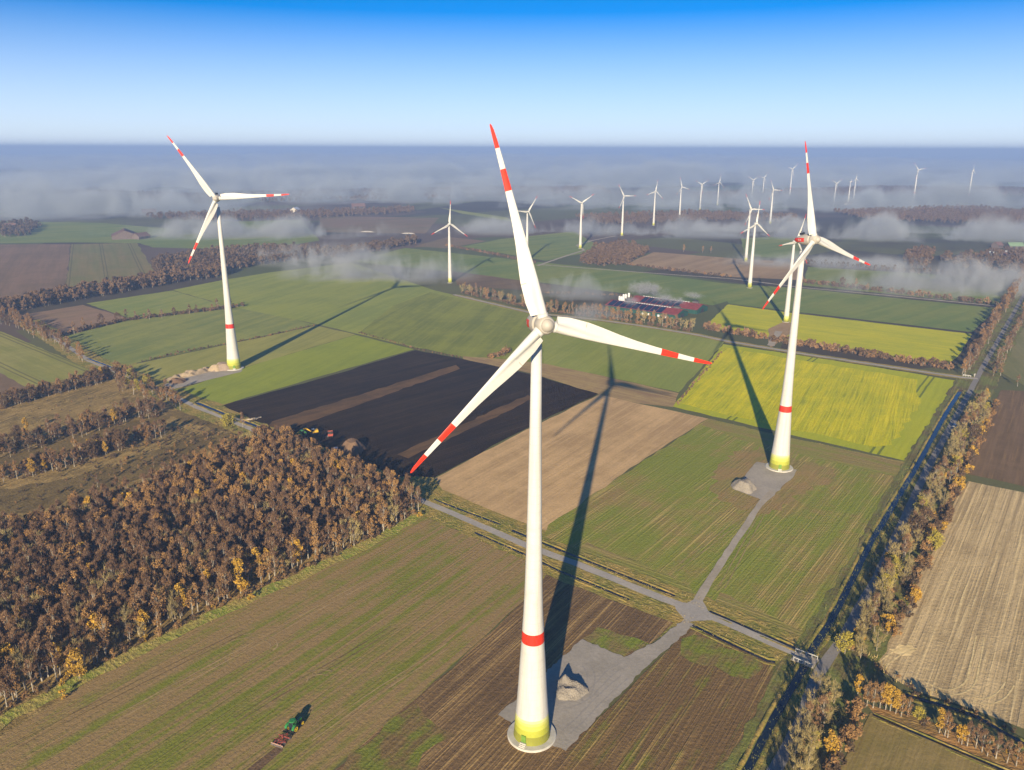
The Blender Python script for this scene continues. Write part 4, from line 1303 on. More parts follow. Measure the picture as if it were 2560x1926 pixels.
TOWER_P = [(0, 4.3), (.6, 4.28), (2.7, 4.1), (4.3, 3.98), (5.5, 3.9), (6.2, 3.84), (6.9, 3.79), (9.3, 3.6), (14, 3.28), (20.4, 2.93), (25.9, 2.58), (28.6, 2.46), (33, 2.2), (39.3, 1.97), (52, 1.66), (66.4, 1.42), (80, 1.22), (94.5, 1.04)]
TOWER_M = [1, 1, 2, 3, 4, 5, 0, 0, 0, 0, 6, 0, 0, 0, 0, 0, 0]
TALL_M = [1, 2, 3, 4, 0]
BL_BIG = blade_mesh(38.2, [(.68, .785), (.885, 1.01)])
BL_SML = blade_mesh(38.2, [(.82, 1.01)])


def turbine(x, y, hub_z, Lb, yaw, tilt, ph, off_, label, group, big=True, band=False, door_az=None, cone=0):
    r = empty('wind_turbine', (x, y, 0))
    tag(r, label, 'wind turbine', group)
    yaw, tilt, ph = math.radians(yaw), math.radians(tilt), math.radians(ph)
    axis = Vector((math.sin(yaw) * math.cos(tilt), -math.cos(yaw) * math.cos(tilt), math.sin(tilt)))
    a, s, u = frame(axis)
    flat = Vector((math.sin(yaw), -math.cos(yaw), 0))
    hub = flat * off_ + Vector((0, 0, hub_z))
    k = hub_z / 99.5 if big else hub_z / 58.5
    if big:
        mb = MB()
        mb.lathe([(.0, 5.75), (.5, 5.75), (.6, 5.6), (.6, 4.2)], 64)
        mb.build('foundation', CONC, r)
        prof = [(z * k if z > 30 else z, rr) for z, rr in TOWER_P]
        prof = [(min(z, hub_z - 1.9), rr) for z, rr in prof]
        mb = MB(); mb.lathe(prof, 64, None, TOWER_M)
        me = mb.mesh('tower', [TWHITE] + GREENS + [REDP], False)
        sm = [True] * len(me.polygons); me.polygons.foreach_set('use_smooth', sm)
        link('tower', me, r)
        # entrance door with its steps
        da = math.radians(door_az if door_az is not None else -120)
        dv = Vector((math.cos(da), math.sin(da), 0))
        mb = MB(); mb.box(dv * 4.24 + Vector((0, 0, 1.9)), (.16, 1.15, 2.3), da)
        d = mb.build('door', DOORM, r)
        mb = MB()
        for i in range(3): mb.box(dv * (4.55 + .3 * i) + Vector((0, 0, .55 + .12 * (3 - i))), (.3, 1.5, .24 * (3 - i)), da)
        mb.build('step', CONC, r)
        R = 1.0
        nac = [(-1.35, 1.9), (-1.6, 2.15), (-3.0, 2.25), (-4.6, 2.12), (-6.2, 1.78), (-7.6, 1.35), (-8.7, .85), (-9.4, .4), (-9.6, .05)]
        hubp = [(-1.3, 1.8), (-.9, 1.93), (0, 1.95), (.8, 1.82), (1.3, 1.6), (1.5, 1.42), (1.52, 1.30), (1.75, 1.26), (2.1, 1.05), (2.4, .72), (2.58, .35), (2.64, .04)]
    else:
        rb, rt = 2.05 * (k ** .5), .82 * k ** .3
        H = hub_z - .9
        pr = [(0, rb), (1.6, rb * .975), (3.0, rb * .955), (4.2, rb * .935), (5.2, rb * .92), (H * .3, rb * .76 + rt * .14), (H * .335, rb * .74 + rt * .15), (H, rt)]
        mb = MB(); mb.lathe(pr, 24, None, [1, 2, 3, 4, 0, 5 if band else 0, 0])
        me = mb.mesh('tower', [WHITE] + GREENS[:2] + [GREENS[3], GREENS[4], REDP], False)
        me.polygons.foreach_set('use_smooth', [True] * len(me.polygons))
        link('tower', me, r)
        mb = MB(); mb.lathe([(0, rb + .7), (.25, rb + .7), (.25, rb * .9)], 24); mb.build('foundation', CONC, r)
        f = .56
        nac = [(z * f, q * f) for z, q in [(-1.35, 1.7), (-1.6, 1.95), (-3.0, 2.05), (-5.0, 1.9), (-6.6, 1.4), (-7.8, .8), (-8.2, .05)]]
        hubp = [(z * f, q * f) for z, q in [(-1.3, 1.65), (-.5, 1.85), (.4, 1.8), (1.2, 1.4), (1.9, .8), (2.2, .05)]]
    # lathe axis along the rotor axis
    Mx = mat_from((s, u, a), hub)
    n = 40 if big else 20
    mb = MB(); mb.lathe(nac, n, Mx); nb = mb.build('nacelle', WHITE if not big else HUBM, r, True)
    mb = MB(); mb.lathe(hubp, n, Mx); mb.build('hub', HUBM if big else WHITE, r, True)
    if big:
        zz, rr = [q[0] for q in nac][::-1], [q[1] for q in nac][::-1]
        for sd in (-1, 1):
            mb = MB(); cols_ = np.linspace(-9.0, -3.2, 14); na = 7
            vs, fs = [], []
            for z in cols_:
                rad = float(np.interp(z, zz, rr)) + .03
                for i in range(na):
                    th = (i / (na - 1) - .5) * 2 * math.radians(21)
                    # square-ended stripe: height falls off with the body
                    hgt = math.tan(math.radians(21)) * 2.1 * (i / (na - 1) - .5) * 2
                    hgt = max(-.86 * rad, min(.86 * rad, hgt * .95))
                    vs.append(Mx @ Vector((sd * math.sqrt(max(rad * rad - hgt * hgt, .001)), hgt, z)))
            for c in range(len(cols_) - 1):
                for i in range(na - 1):
                    q = (c * na + i, c * na + i + 1, (c + 1) * na + i + 1, (c + 1) * na + i)
                    fs.append(q if sd < 0 else q[::-1])
            mb.add(vs, fs); st = mb.build('stripe_panel', REDP, r, True)
            mb = MB()
            for c0 in (-6.1, -5.05):
                for (dz, dh, wz, wh) in ((-.28, 0, .16, .62), (.28, 0, .16, .62), (0, 0, .42, .16), (0, .26, .42, .12), (0, -.26, .42, .12)):
                    z0_, z1_ = c0 + dz - wz / 2, c0 + dz + wz / 2
                    qs = []
                    for (zq, hq) in ((z0_, dh - wh / 2), (z1_, dh - wh / 2), (z1_, dh + wh / 2), (z0_, dh + wh / 2)):
                        rad = float(np.interp(zq, zz, rr)) + .05
                        qs.append(Mx @ Vector((sd * math.sqrt(rad * rad - hq * hq), hq, zq)))
                    mb.add(qs, [(0, 1, 2, 3)])
            mb.build('emblem', WHITE, st)
        mb = MB()
        up_ = u
        bpos = hub - a * 6.0 + up_ * 2.05
        Rm = mat_from((s, a, u), Vector())
        mb.box(bpos + up_ * .25, (1.5, 1.2, .9), 0, Rm)
        mb.bar(bpos + s * .5 + up_ * .5, bpos + s * .5 + up_ * 1.5, .08)
        mb.bar(bpos - s * .5 + up_ * .5, bpos - s * .5 + up_ * 1.3, .08)
        mb.bar(bpos - s * .8 + up_ * 1.2, bpos + s * .2 + up_ * 1.2, .1)
        mb.box(bpos + a * .9 + up_ * .5, (1.3, .06, .7), 0, Rm)
        mb.build('weather_mast', DARKM, r)
    for j in range(3):
        q = ph + j * 2 * PI / 3
        rad = u * math.cos(q) + s * math.sin(q)
        cn = math.radians(cone)
        rad2 = (rad * math.cos(cn) + a * math.sin(cn)).normalized()
        tn = (-u * math.sin(q) + s * math.cos(q)).normalized()
        yv = rad2.cross(tn)
        bl = bpy.data.objects.new('blade', BL_BIG if big else BL_SML)
        COL.objects.link(bl); bl.parent = r
        m = mat_from((tn, yv, rad2), hub)
        bl.matrix_local = m @ Matrix.Scale(Lb / 38.2, 4)
        if big:
            mb = MB(); mb.lathe([(1.55, 1.12), (2.2, 1.12), (2.25, 1.03)], 28, m)
            mb.build('blade_collar', WHITE, r, True)
    return r


turbine(4.9, 153.7, 99.3, 38.3, 16.7, 6.0, 106.0, 4.9, 'nearest white wind turbine with red banded blades, its foot beside the gravel heap', 'large turbines with striped blades', cone=-1.0, door_az=-118)
turbine(-173.2, 473.9, 103.7, 41.3, 14.7, .5, 87.5, 5.5, 'large white wind turbine with red banded blades standing beside the long sand heap at left', 'large turbines with striped blades', cone=1.5, door_az=-70)
turbine(115.6, 316.6, 98.1, 37.7, 31.1, 5.5, 109.5, 5.1, 'large white turbine with red banded blades and red nacelle stripe, in front of yellow rapeseed', 'large turbines with striped blades', door_az=-105)
SM = [
    (218.6, 618.2, 64.1, 22.6, 34.1, 4.5, 24.7, 3.0, 'small white turbine in the rear rapeseed, partly hidden by the large right hand turbine', 0),
    (-63.8, 804.8, 59.6, 23.2, 28.8, 5.1, 5.4, 2.3, 'small red tipped turbine standing alone left of the main turbine blade', 0),
    (17.8, 969.9, 59.6, 22.0, 30, 3, 34.9, 3.2, 'small red tipped turbine partly hidden behind the upright main blade', 0),
    (93.8, 1099.3, 61.7, 20.8, 18.3, 2.5, 56.0, 2.7, 'small red tipped turbine on the green field where the far track ends', 0),
    (174.0, 1270.1, 61.3, 21.0, 23.1, 5.0, 89.7, 3.0, 'small red tipped turbine behind the copper copse, nearest in the far row of five', 0),
    (254.4, 1446.4, 60.3, 20.7, 23.8, 4.8, 12.0, 1.9, 'small red tipped turbine, second nearest in the far row of five', 0),
    (334.2, 1609.8, 60.1, 20.2, 25.4, 4.4, 104.1, 3.1, 'small red tipped turbine in the middle of the far row of five', 0),
    (422.8, 1819.0, 56.8, 18.4, 15.1, 3.4, 56.3, 3.5, 'small red tipped turbine with blades in a V, fourth of the far row of five', 0),
    (503.8, 1986.5, 54.9, 19.6, 26.1, 4.2, 11.1, 2.5, 'small turbine with one blade straight up, last of the far row of five', 0),
    (602.4, 2040.4, 58.7, 18.1, 19.0, 5.1, 58.7, 2.6, 'small far turbine with blades in a V, left of a close pair in the fog', 0),
    (705.9, 2287.6, 57.0, 18.9, 23.2, 2.7, 37.0, 1.9, 'small far turbine, right of a close pair in the fog', 0),
    (475.3, 1480.4, 61.2, 20.2, 26.0, 3.0, 92.9, 2.0, 'small turbine with pale green foot on the far dark field', 0),
    (809.7, 2367.6, 78.4, 22.9, 20.7, 0.9, 47.1, 2.9, 'tall thin far turbine just left of the upright blade of the right hand turbine', 1),
    (286.1, 970.3, 62.7, 21.3, 28.6, 5.4, 91.5, 2.6, 'small turbine at the rear of the tan field, the farther of the overlapping two', 0),
    (236.1, 780.0, 63.0, 21.8, 26.1, 3.3, 7.0, 2.2, 'small turbine at the front of the tan field, the nearer of the overlapping two', 0),
    (776.0, 1951.7, 54.5, 18.1, 23.5, 3.4, 57, 2.6, 'small far turbine with blades in a V, right of the right hand turbine', 0),
    (848.0, 2043.0, 55.7, 17.8, 60, 3, 0, 2.0, 'small far turbine seen edge on beside the long pale far barn', 0),
    (939.1, 2229.4, 55.8, 17.6, 21.4, 5.4, 4.2, 1.8, 'small far turbine with one blade up behind the long pale far barn', 0),
    (1039.5, 2098.0, 83.1, 23.4, 17.8, 6.0, 79.2, 3.0, 'tall far turbine with red banded tower, left of the two at far right', 1),
    (1142.6, 2029.8, 82.8, 20.5, 38, 5, 3.1, 1.8, 'tall far turbine with red banded tower, farthest right of all turbines', 1),
]
for x, y, hz_, lb, yw, tl, ph, of, lab, bnd in SM:
    turbine(x, y, hz_, lb, yw, tl, ph, of, lab, 'small far turbines with red tipped blades', False, bool(bnd))

# ------------------------------------------------------------------ heaps
def heap(name, c, rx, ry, h, rz, mat, label, cat, dents=.35, seed=1, freq=.5):
    n, m = 44, 44
    rg = np.random.default_rng(seed)
    ph_ = rg.uniform(0, 6.28, (7, 2)); fr = rg.uniform(.6, 2.6, (7, 2)) * freq
    vs, fs = [], []
    for i in range(n + 1):
        for j in range(m + 1):
            u_, v_ = i / n * 2 - 1, j / m * 2 - 1
            x, y = u_ * rx, v_ * ry
            rr = math.sqrt(u_ * u_ + v_ * v_)
            wob = sum(math.sin(x * fr[q][0] + ph_[q][0]) * math.sin(y * fr[q][1] + ph_[q][1]) for q in range(7)) / 3
            e = rr * (1 + .12 * math.sin(3 * math.atan2(v_, u_) + ph_[0][0]) + .08 * math.sin(5 * math.atan2(v_, u_) + ph_[1][0]))
            b_ = max(0.0, 1 - e) 
            z = h * min(1, b_ * 1.75) ** .85 * (1 + dents * wob) + (.05 * rg.normal() * (1 if b_ > 0.02 else 0))
            z = max(z, -.05) if b_ > 0 else -.06
            vs.append((x, y, z))
    for i in range(n):
        for j in range(m):
            a_ = i * (m + 1) + j
            fs.append((a_, a_ + m + 1, a_ + m + 2, a_ + 1))
    me = bpy.data.meshes.new(name); me.from_pydata(vs, [], fs); me.materials.append(mat); me.update()
    if sum(p.normal.z for p in me.polygons) < 0: me.flip_normals()
    o = link(name, me); o.location = (c.x, c.y, .0); o.rotation_euler = (0, 0, rz)
    tag(o, label, cat)
    return o


HG = gravel('heap_gravel', (.33, .285, .225), (.26, .225, .18), 2.2)
HS = gravel('heap_sand', (.46, .345, .21), (.34, .265, .175), 1.2)
HP = gravel('heap_peat', (.20, .125, .075), (.15, .095, .06), 1.2)
heap('gravel_heap', cg(800, 880), 4.2, 4.8, 1.9, .3, HG, 'dented heap of gravel and sand beside the main turbine foot', 'gravel heap', .38, 4, .6)
c4 = crop(1800, 1000, 1 / 5.943)
heap('gravel_heap', c4(360, 1310), 5.0, 5.2, 3.3, .8, HG, 'small pointed gravel heap on the pad of the right hand turbine', 'gravel heap', .12, 9, .5)
a_, b_ = cl(110, 215), cl(870, 30)
heap('sand_heap', (a_ + b_) / 2 + Vector((-1, 3)), (b_ - a_).length / 2 * 1.12, 4.2, 2.0, A(a_, b_), HS, 'long rough heap of yellow sand leading up to the left turbine', 'sand heap', .7, 12, .5)
heap('sand_heap', cl(860, 35), 4.5, 4.5, 3.6, .2, HS, 'tallest bright sand mound at the turbine end of the long heap', 'sand heap', .15, 3, .4)
heap('earth_heap', cl(975, 18), 7, 6, 3.8, .2, gravel('heap_earth', (.36, .27, .20), (.29, .215, .16)), 'rounded brown earth heap just behind the left turbine foot', 'earth heap', .2, 5, .3)
heap('earth_heap', cl(270, 225), 5, 4, 2.6, .4, HP, 'dark weedy hump at the near end of the long sand heap', 'earth heap', .2, 6, .4)
heap('peat_heap', ce(2010, 860), 5.5, 6, 5.0, 0, HP, 'pointed brown peat heap on the black field beside the wood', 'peat heap', .1, 8, .4)
# timber scrap at the peat field corner
mb = MB()
for i in range(26):
    q = cl(1350 + i * 7.4, 815 - i * 1.6)
    q = q + Vector((random.uniform(-.8, .8), random.uniform(-.8, .8)))
    an = random.uniform(.2, 1.2)
    v = Vector((math.cos(an), math.sin(an), 0)) * random.uniform(1, 2)
    z_ = random.uniform(.15, .7)
    mb.tube(Vector((q.x, q.y, z_)) - v, Vector((q.x, q.y, z_ + random.uniform(-.1, .3))) + v, .13, .11, 6)
tag(mb.build('log_pile', plain('pale_timber', (.55, .45, .33), .85, .1, 0, .2)), 'loose pile of pale logs at the corner of the peat field', 'log pile')

# ------------------------------------------------------------------ machines
JG = plain('tractor_green', (.035, .22, .05), .4, .5, 0, .06, 2)
YEL = plain('wheel_yellow', (.90, .60, .01), .4, .5, 0, .05, 2)
RUB = plain('tyre_rubber', (.02, .02, .02), .9, .2)
GLASS = NT('cab_glass').bsdf((.02, .03, .035), .08, .6)
RUSTY = plain('harrow_red', (.42, .10, .07), .7, .2, 0, .25, 3)
STEEL = plain('worn_steel', (.30, .25, .22), .5, .4, .5, .2, 3)
XYEL = plain('excavator_yellow', (.80, .46, .03), .5, .4, 0, .08, 2)
WHT = plain('white_paint', (.75, .75, .73), .45, .4, 0, .05)
YP = None


def wheel(parent, x, y, r, w_, rim=YEL, f=.62):
    mb = MB()
    Mw = Matrix.Translation((x, y, r)) @ Matrix.Rotation(PI / 2, 4, 'X')
    mb.lathe([(-w_ / 2, r * .6), (-w_ / 2, r * .93), (-w_ * .36, r), (w_ * .36, r), (w_ / 2, r * .93), (w_ / 2, r * .6)], 28, Mw)
    for i in range(18):
        a = 2 * PI * i / 18
        mb.box((x + r * math.cos(a), y, r + r * math.sin(a)), (.09, w_ * .9, .07), 0, Matrix.Rotation(-a + PI / 2, 4, 'Y'))
    wh = mb.build('wheel', RUB, parent)
    mb = MB()
    for sd in (-1, 1):
        Mr = Matrix.Translation((x, y + sd * (w_ / 2 + .012), r)) @ Matrix.Rotation(PI / 2 * -sd, 4, 'X')
        mb.lathe([(-.05, r * f), (.02, r * f), (.02, r * f * .8), (-.06, r * f * .5), (.03, r * f * .3), (.06, .05)], 24, Mr)
    mb.build('rim', rim, wh)
    return wh


def tractor(loc, rz, label, group=None, body=JG, rim=YEL, s=1.0):
    r = empty('tractor', (loc.x, loc.y, .03), rz); r.scale = (s, s, s)
    tag(r, label, 'tractor', group)
    for sd in (-1, 1):
        wheel(r, -.9, sd * 1.02, .98, .58, rim); wheel(r, 1.75, sd * .95, .70, .46, rim)
    mb = MB()                                   # bonnet, sloping and narrow, with nose
    vs = [(.25, -.42, .85), (2.65, -.36, .85), (2.65, .36, .85), (.25, .42, .85), (.25, -.42, 1.78), (2.5, -.30, 1.52), (2.5, .30, 1.52), (.25, .42, 1.78), (2.72, -.28, 1.2), (2.72, .28, 1.2)]
    mb.add(vs, [(0, 3, 2, 1), (4, 5, 6, 7), (0, 1, 8, 5, 4), (3, 7, 6, 9, 2), (5, 8, 9, 6), (1, 2, 9, 8), (0, 4, 7, 3)])
    mb.build('bonnet', body, r)
    mb = MB(); mb.box((.4, 0, .75), (3.9, .55, .5)); mb.box((1.75, 0, .62), (.25, 1.5, .25)); mb.box((-.9, 0, .95), (.4, 1.6, .4)); mb.box((2.95, 0, .7), (.35, .7, .5))
    mb.build('chassis', DARKM, r)
    mb = MB()
    mb.add([(-1.25, -.7, 1.25), (.35, -.62, 1.25), (.35, .62, 1.25), (-1.25, .7, 1.25), (-1.1, -.66, 2.68), (.15, -.58, 2.68), (.15, .58, 2.68), (-1.1, .66, 2.68)],
           [(0, 3, 2, 1), (4, 5, 6, 7), (0, 1, 5, 4), (1, 2, 6, 5), (2, 3, 7, 6), (3, 0, 4, 7)])
    cab = mb.build('cab', GLASS, r)
    mb = MB()
    for (x0, y0, x1, y1) in ((-1.25, .71, -1.1, .67), (.35, .63, .15, .59), (-.3, .68, -.35, .64)):
        for sd in (-1, 1): mb.bar((x0, sd * y0, 1.2), (x1, sd * y1, 2.7), .09)
    mb.build('cab_pillar', body, cab)
    mb = MB(); mb.lathe([(2.68, .92), (2.78, .98), (2.9, .9), (2.95, .6)], 8, Matrix.Translation((-.47, 0, 0)) @ Matrix.Diagonal((.98, .88, 1, 1)) @ Matrix.Rotation(PI / 8, 4, 'Z'))
    mb.build('roof', body, cab)
    for sd in (-1, 1):
        mb = MB()
        vs = []
        for i in range(8):
            a = math.radians(10 + i * 22)
            for yy in (.72, 1.34): vs.append((-.9 + 1.1 * math.cos(a), sd * yy, .98 + 1.1 * math.sin(a)))
        for i in range(8):
            a = math.radians(10 + i * 22)
            for yy in (.72, 1.34): vs.append((-.9 + 1.06 * math.cos(a), sd * yy, .98 + 1.06 * math.sin(a)))
        fs = []
        for i in range(7):
            fs += [(2 * i, 2 * i + 2, 2 * i + 3, 2 * i + 1), (16 + 2 * i, 16 + 2 * i + 1, 16 + 2 * i + 3, 16 + 2 * i + 2)]
        mb.add(vs, fs); mb.build('mudguard', body, r)
        mb = MB(); mb.box((2.66, sd * .2, 1.36), (.06, .16, .12)); mb.build('headlight', WHT, r)
        mb = MB(); mb.bar((.3, sd * .6, 2.3), (.45, sd * 1.05, 2.35), .05); mb.box((.45, sd * 1.1, 2.25), (.05, .22, .34)); mb.build('mirror', DARKM, r)
    mb = MB(); mb.tube((.55, -.5, 1.5), (.55, -.5, 2.75), .06, .06, 8); mb.build('exhaust', DARKM, r)
    mb = MB()
    for sd in (-1, 1): mb.bar((-1.1, sd * .4, .75), (-2.1, sd * .45, .6), .1)
    mb.bar((-1.2, 0, 1.3), (-2.1, 0, 1.1), .09); mb.build('linkage', DARKM, r)
    return r


tc8 = crop(660, 1740, 1 / 11.886)
HEAD = A(F(600, 1611), F(655, 1555))
tr_c = tc8(905, 985)
tractor(tr_c, HEAD, 'green tractor with yellow wheels pulling a red disc harrow over the striped field', None, s=.98)
# disc harrow behind the tractor
hr = empty('disc_harrow', (tr_c.x - 4.55 * math.cos(HEAD), tr_c.y - 4.55 * math.sin(HEAD), .03), HEAD)
tag(hr, 'rusty red disc harrow hitched behind the green tractor', 'harrow')
mb = MB()
mb.bar((2.2, 0, .65), (-1.6, 0, .75), .16)
for x_ in (.9, -.5): mb.bar((x_, -1.55, .75), (x_, 1.55, .75), .15)
for sd in (-1, 1):
    mb.bar((2.0, sd * .1, .7), (.9, sd * .9, .75), .12); mb.bar((.9, sd * .9, .75), (-1.6, sd * .9, .75), .12)
    mb.bar((-.5, sd * 1.3, .75), (-1.5, sd * .4, 1.05), .09)
mb.bar((.3, 0, .8), (.3, 0, 1.5), .12); mb.bar((.3, 0, 1.5), (1.9, 0, .85), .08); mb.bar((.3, 0, 1.5), (-1.5, 0, .85), .08)
mb.build('frame', RUSTY, hr)
for x_ in (.9, -.5):
    for sd in (-1, 1):
        mb = MB()
        for i in range(6):
            y_ = sd * (.2 + .24 * i)
            mb.lathe([(-.03, .02), (0, .32), (.02, .32), (.03, .02)], 16, Matrix.Translation((x_ - sd * 0 + (.05 * i if x_ > 0 else -.05 * i), y_, .32)) @ Matrix.Rotation(PI / 2 + .3 * sd, 4, 'X'))
        mb.tube((x_, sd * .1, .34), (x_, sd * 1.5, .34), .04, .04, 6)
        mb.build('disc_gang', STEEL, hr)
mb = MB()
Mr = Matrix.Translation((-1.75, 0, .3)) @ Matrix.Rotation(PI / 2, 4, 'X')
mb.lathe([(-1.6, .22), (1.6, .22)], 14, Mr)
for i in range(12):
    a = 2 * PI * i / 12
    mb.bar((-1.75 + .26 * math.cos(a), -1.6, .3 + .26 * math.sin(a)), (-1.75 + .26 * math.cos(a + .6), 1.6, .3 + .26 * math.sin(a + .6)), .04)
mb.build('roller', STEEL, hr)
mb = MB(); mb.bar((-1.75, -1.65, .62), (-1.75, 1.65, .62), .1, .16)
for sd in (-1, 1): mb.bar((-1.75, sd * 1.65, .3), (-1.75, sd * 1.65, .66), .08); mb.bar((-1.75, sd * .9, .62), (-.9, sd * .9, .75), .08)
mb.build('roller_frame', plain('faded_paint', (.58, .36, .25), .7, .2, 0, .2, 3), hr)

# excavator on the peat field
ex_c = ce(930, 400)
ex = empty('excavator', (ex_c.x, ex_c.y, .03), A(ce(930, 400), ce(660, 440)))
tag(ex, 'yellow tracked excavator with its long arm reaching out on the black peat field', 'excavator')
for sd in (-1, 1):
    mb = MB()
    pr = [(-1.9, .45), (-1.6, .1), (1.6, .1), (1.9, .45), (1.6, .8), (-1.6, .8)]
    vs = [(x_, sd * 1.25 + o_, z_) for o_ in (-.35, .35) for x_, z_ in pr]
    mb.add(vs, [tuple(range(6)), tuple(range(11, 5, -1))] + [(i, 6 + i, 6 + (i + 1) % 6, (i + 1) % 6) for i in range(6)])
    mb.build('track', RUB, ex)
mb = MB(); mb.tube((0, 0, .7), (0, 0, 1.05), .8, .8, 20); mb.box((-.6, 0, 1.55), (3.0, 2.5, .95)); mb.box((-1.6, 0, 2.1), (1.0, 2.3, .35)); mb.build('body', XYEL, ex)
mb = MB(); mb.add([(-.2, .2, 1.1), (1.3, .2, 1.1), (1.3, 1.25, 1.1), (-.2, 1.25, 1.1), (-.2, .25, 2.9), (.9, .25, 2.9), (.9, 1.2, 2.9), (-.2, 1.2, 2.9)], [(0, 3, 2, 1), (4, 5, 6, 7), (0, 1, 5, 4), (1, 2, 6, 5), (2, 3, 7, 6), (3, 0, 4, 7)])
cb = mb.build('cab', GLASS, ex)
mb = MB(); mb.box((.35, .72, 2.96), (1.3, 1.1, .1)); mb.build('roof', WHT, cb)
mb = MB(); mb.bar((1.0, -.1, 1.6), (3.6, -.1, 3.6), .45, .55); mb.bar((3.4, -.1, 3.6), (6.2, -.1, 2.8), .4, .5); mb.build('boom', XYEL, ex)
mb = MB(); mb.bar((6.0, -.1, 2.9), (8.6, -.1, 1.2), .34, .4); mb.build('stick', XYEL, ex)
mb = MB(); mb.add([(8.2, -.7, 1.3), (8.9, -.7, 1.2), (9.0, -.7, .3), (8.3, -.7, .2), (8.2, .6, 1.3), (8.9, .6, 1.2), (9.0, .6, .3), (8.3, .6, .2)], [(0, 1, 2, 3), (7, 6, 5, 4), (0, 4, 5, 1), (1, 5, 6, 2), (2, 6, 7, 3)]); mb.build('bucket', DARKM, ex)
# green tractor and dumper next to it
q = ce(600, 470)
tractor(q, A(ce(600, 470), ce(560, 400)) + .3, 'green tractor parked beside the excavator at the edge of the wood', None, plain('light_green', (.10, .35, .07), .45, .4), YEL, 1.25)
dm = empty('dump_trailer', (ce(1395, 470).x, ce(1395, 470).y, .03), A(ce(1395, 530), ce(1380, 420)))
tag(dm, 'red and grey dump trailer standing on the black peat field', 'trailer')
TRR = plain('trailer_red', (.46, .10, .07), .6, .3, 0, .15, 2)
mb = MB(); mb.add([(-2.4, -1.1, 1.1), (2.0, -1.1, 1.1), (2.0, 1.1, 1.1), (-2.4, 1.1, 1.1), (-2.7, -1.25, 2.3), (2.2, -1.25, 2.3), (2.2, 1.25, 2.3), (-2.7, 1.25, 2.3)], [(0, 3, 2, 1), (0, 1, 5, 4), (1, 2, 6, 5), (2, 3, 7, 6), (3, 0, 4, 7)])
mb.build('skip', TRR, dm)
mb = MB(); mb.box((0, 0, 1.0), (4.6, .9, .2)); mb.bar((2.2, 0, .9), (4.0, 0, .7), .2); mb.build('chassis', DARKM, dm)
mb = MB(); mb.box((-.2, 0, 1.9), (3.9, 2.0, .5)); mb.build('load', HP, dm)
for sd in (-1, 1):
    for x_ in (-1.3, -.1): wheel(dm, x_, sd * 1.0, .55, .45, WHT, .5)
q = ce(1550, 855)
mb = MB(); mb.lathe([(0, .9), (1.3, 1.0), (1.55, .8), (1.6, .3)], 20, Matrix.Translation((q.x, q.y, .04)))
tag(mb.build('water_tank', WHT), 'small round white tank in the shade at the back of the wood', 'tank')

# white car on the shaded lane
q = cr(1358, 1528)
cA = A(F(2002, 1016), F(2095, 847))
ca = empty('parked_car', (q.x, q.y, .05), cA)
tag(ca, 'white car on the shaded lane beside the canal', 'car')
mb = MB()
pr = [(-2.1, .35), (2.1, .35), (2.15, .75), (1.2, .95), (-2.1, 1.0)]
vs = [(x_, y_, z_) for y_ in (-.85, .85) for x_, z_ in pr]
mb.add(vs, [tuple(range(5)), tuple(range(9, 4, -1))] + [(i, 5 + i, 5 + (i + 1) % 5, (i + 1) % 5) for i in range(5)])
mb.build('body', WHT, ca)
mb = MB()
vs = [(-1.95, -.8, .98), (1.1, -.8, .95), (1.1, .8, .95), (-1.95, .8, .98), (-1.6, -.65, 1.42), (.35, -.65, 1.42), (.35, .65, 1.42), (-1.6, .65, 1.42)]
mb.add(vs, [(0, 1, 5, 4), (1, 2, 6, 5), (2, 3, 7, 6), (3, 0, 4, 7)]); mb.build('window', GLASS, ca)
mb = MB(); mb.box((-.62, 0, 1.45), (1.9, 1.28, .07)); mb.build('roof', WHT, ca)
for sd in (-1, 1):
    for x_ in (-1.3, 1.3): wheel(ca, x_, sd * .76, .32, .2, STEEL, .6)
    mb = MB(); mb.box((2.12, sd * .6, .68), (.06, .3, .14)); mb.build('headlight', GLASS, ca)

# ------------------------------------------------------------------ bridge over the canal
B1, B2 = z8(738, 602), z8(878, 655); B3, B4 = z8(733, 645), z8(855, 692)
RAIL = plain('rail_white', (.50, .48, .44), .5, .4, 0, .08)
bc = (B1 + B2 + B3 + B4) / 4
bd = A(B1, B2)
br = empty('canal_bridge', (bc.x, bc.y, 0), bd)
tag(br, 'small concrete canal bridge with two white railings where the field road meets the lane', 'bridge')
half = (B2 - B1).length / 2
mb = MB(); mb.box((0, 0, .1), (half * 2.05, 4.6, .5)); mb.build('deck', TRACK, br)
nrm = Vector((-math.sin(bd), math.cos(bd)))
for a0, a1 in ((B1, B2), (B3, B4)):
    l0 = Matrix.Rotation(-bd, 2) @ (a0 - bc); l1 = Matrix.Rotation(-bd, 2) @ (a1 - bc)
    yy = (l0.y + l1.y) / 2
    yy = math.copysign(max(abs(yy), 2.1), yy)
    mb = MB()
    for z_ in (1.25,): mb.bar((l0.x, yy, z_), (l1.x, yy, z_), .16, .22)
    rl = mb.build('railing', RAIL, br)
    for i in range(5):
        x_ = l0.x + (l1.x - l0.x) * i / 4
        mb = MB(); mb.box((x_, yy, .65 if 0 < i < 4 else .8), (.16, .16, .9 if 0 < i < 4 else 1.3)); mb.build('post', RAIL, rl)
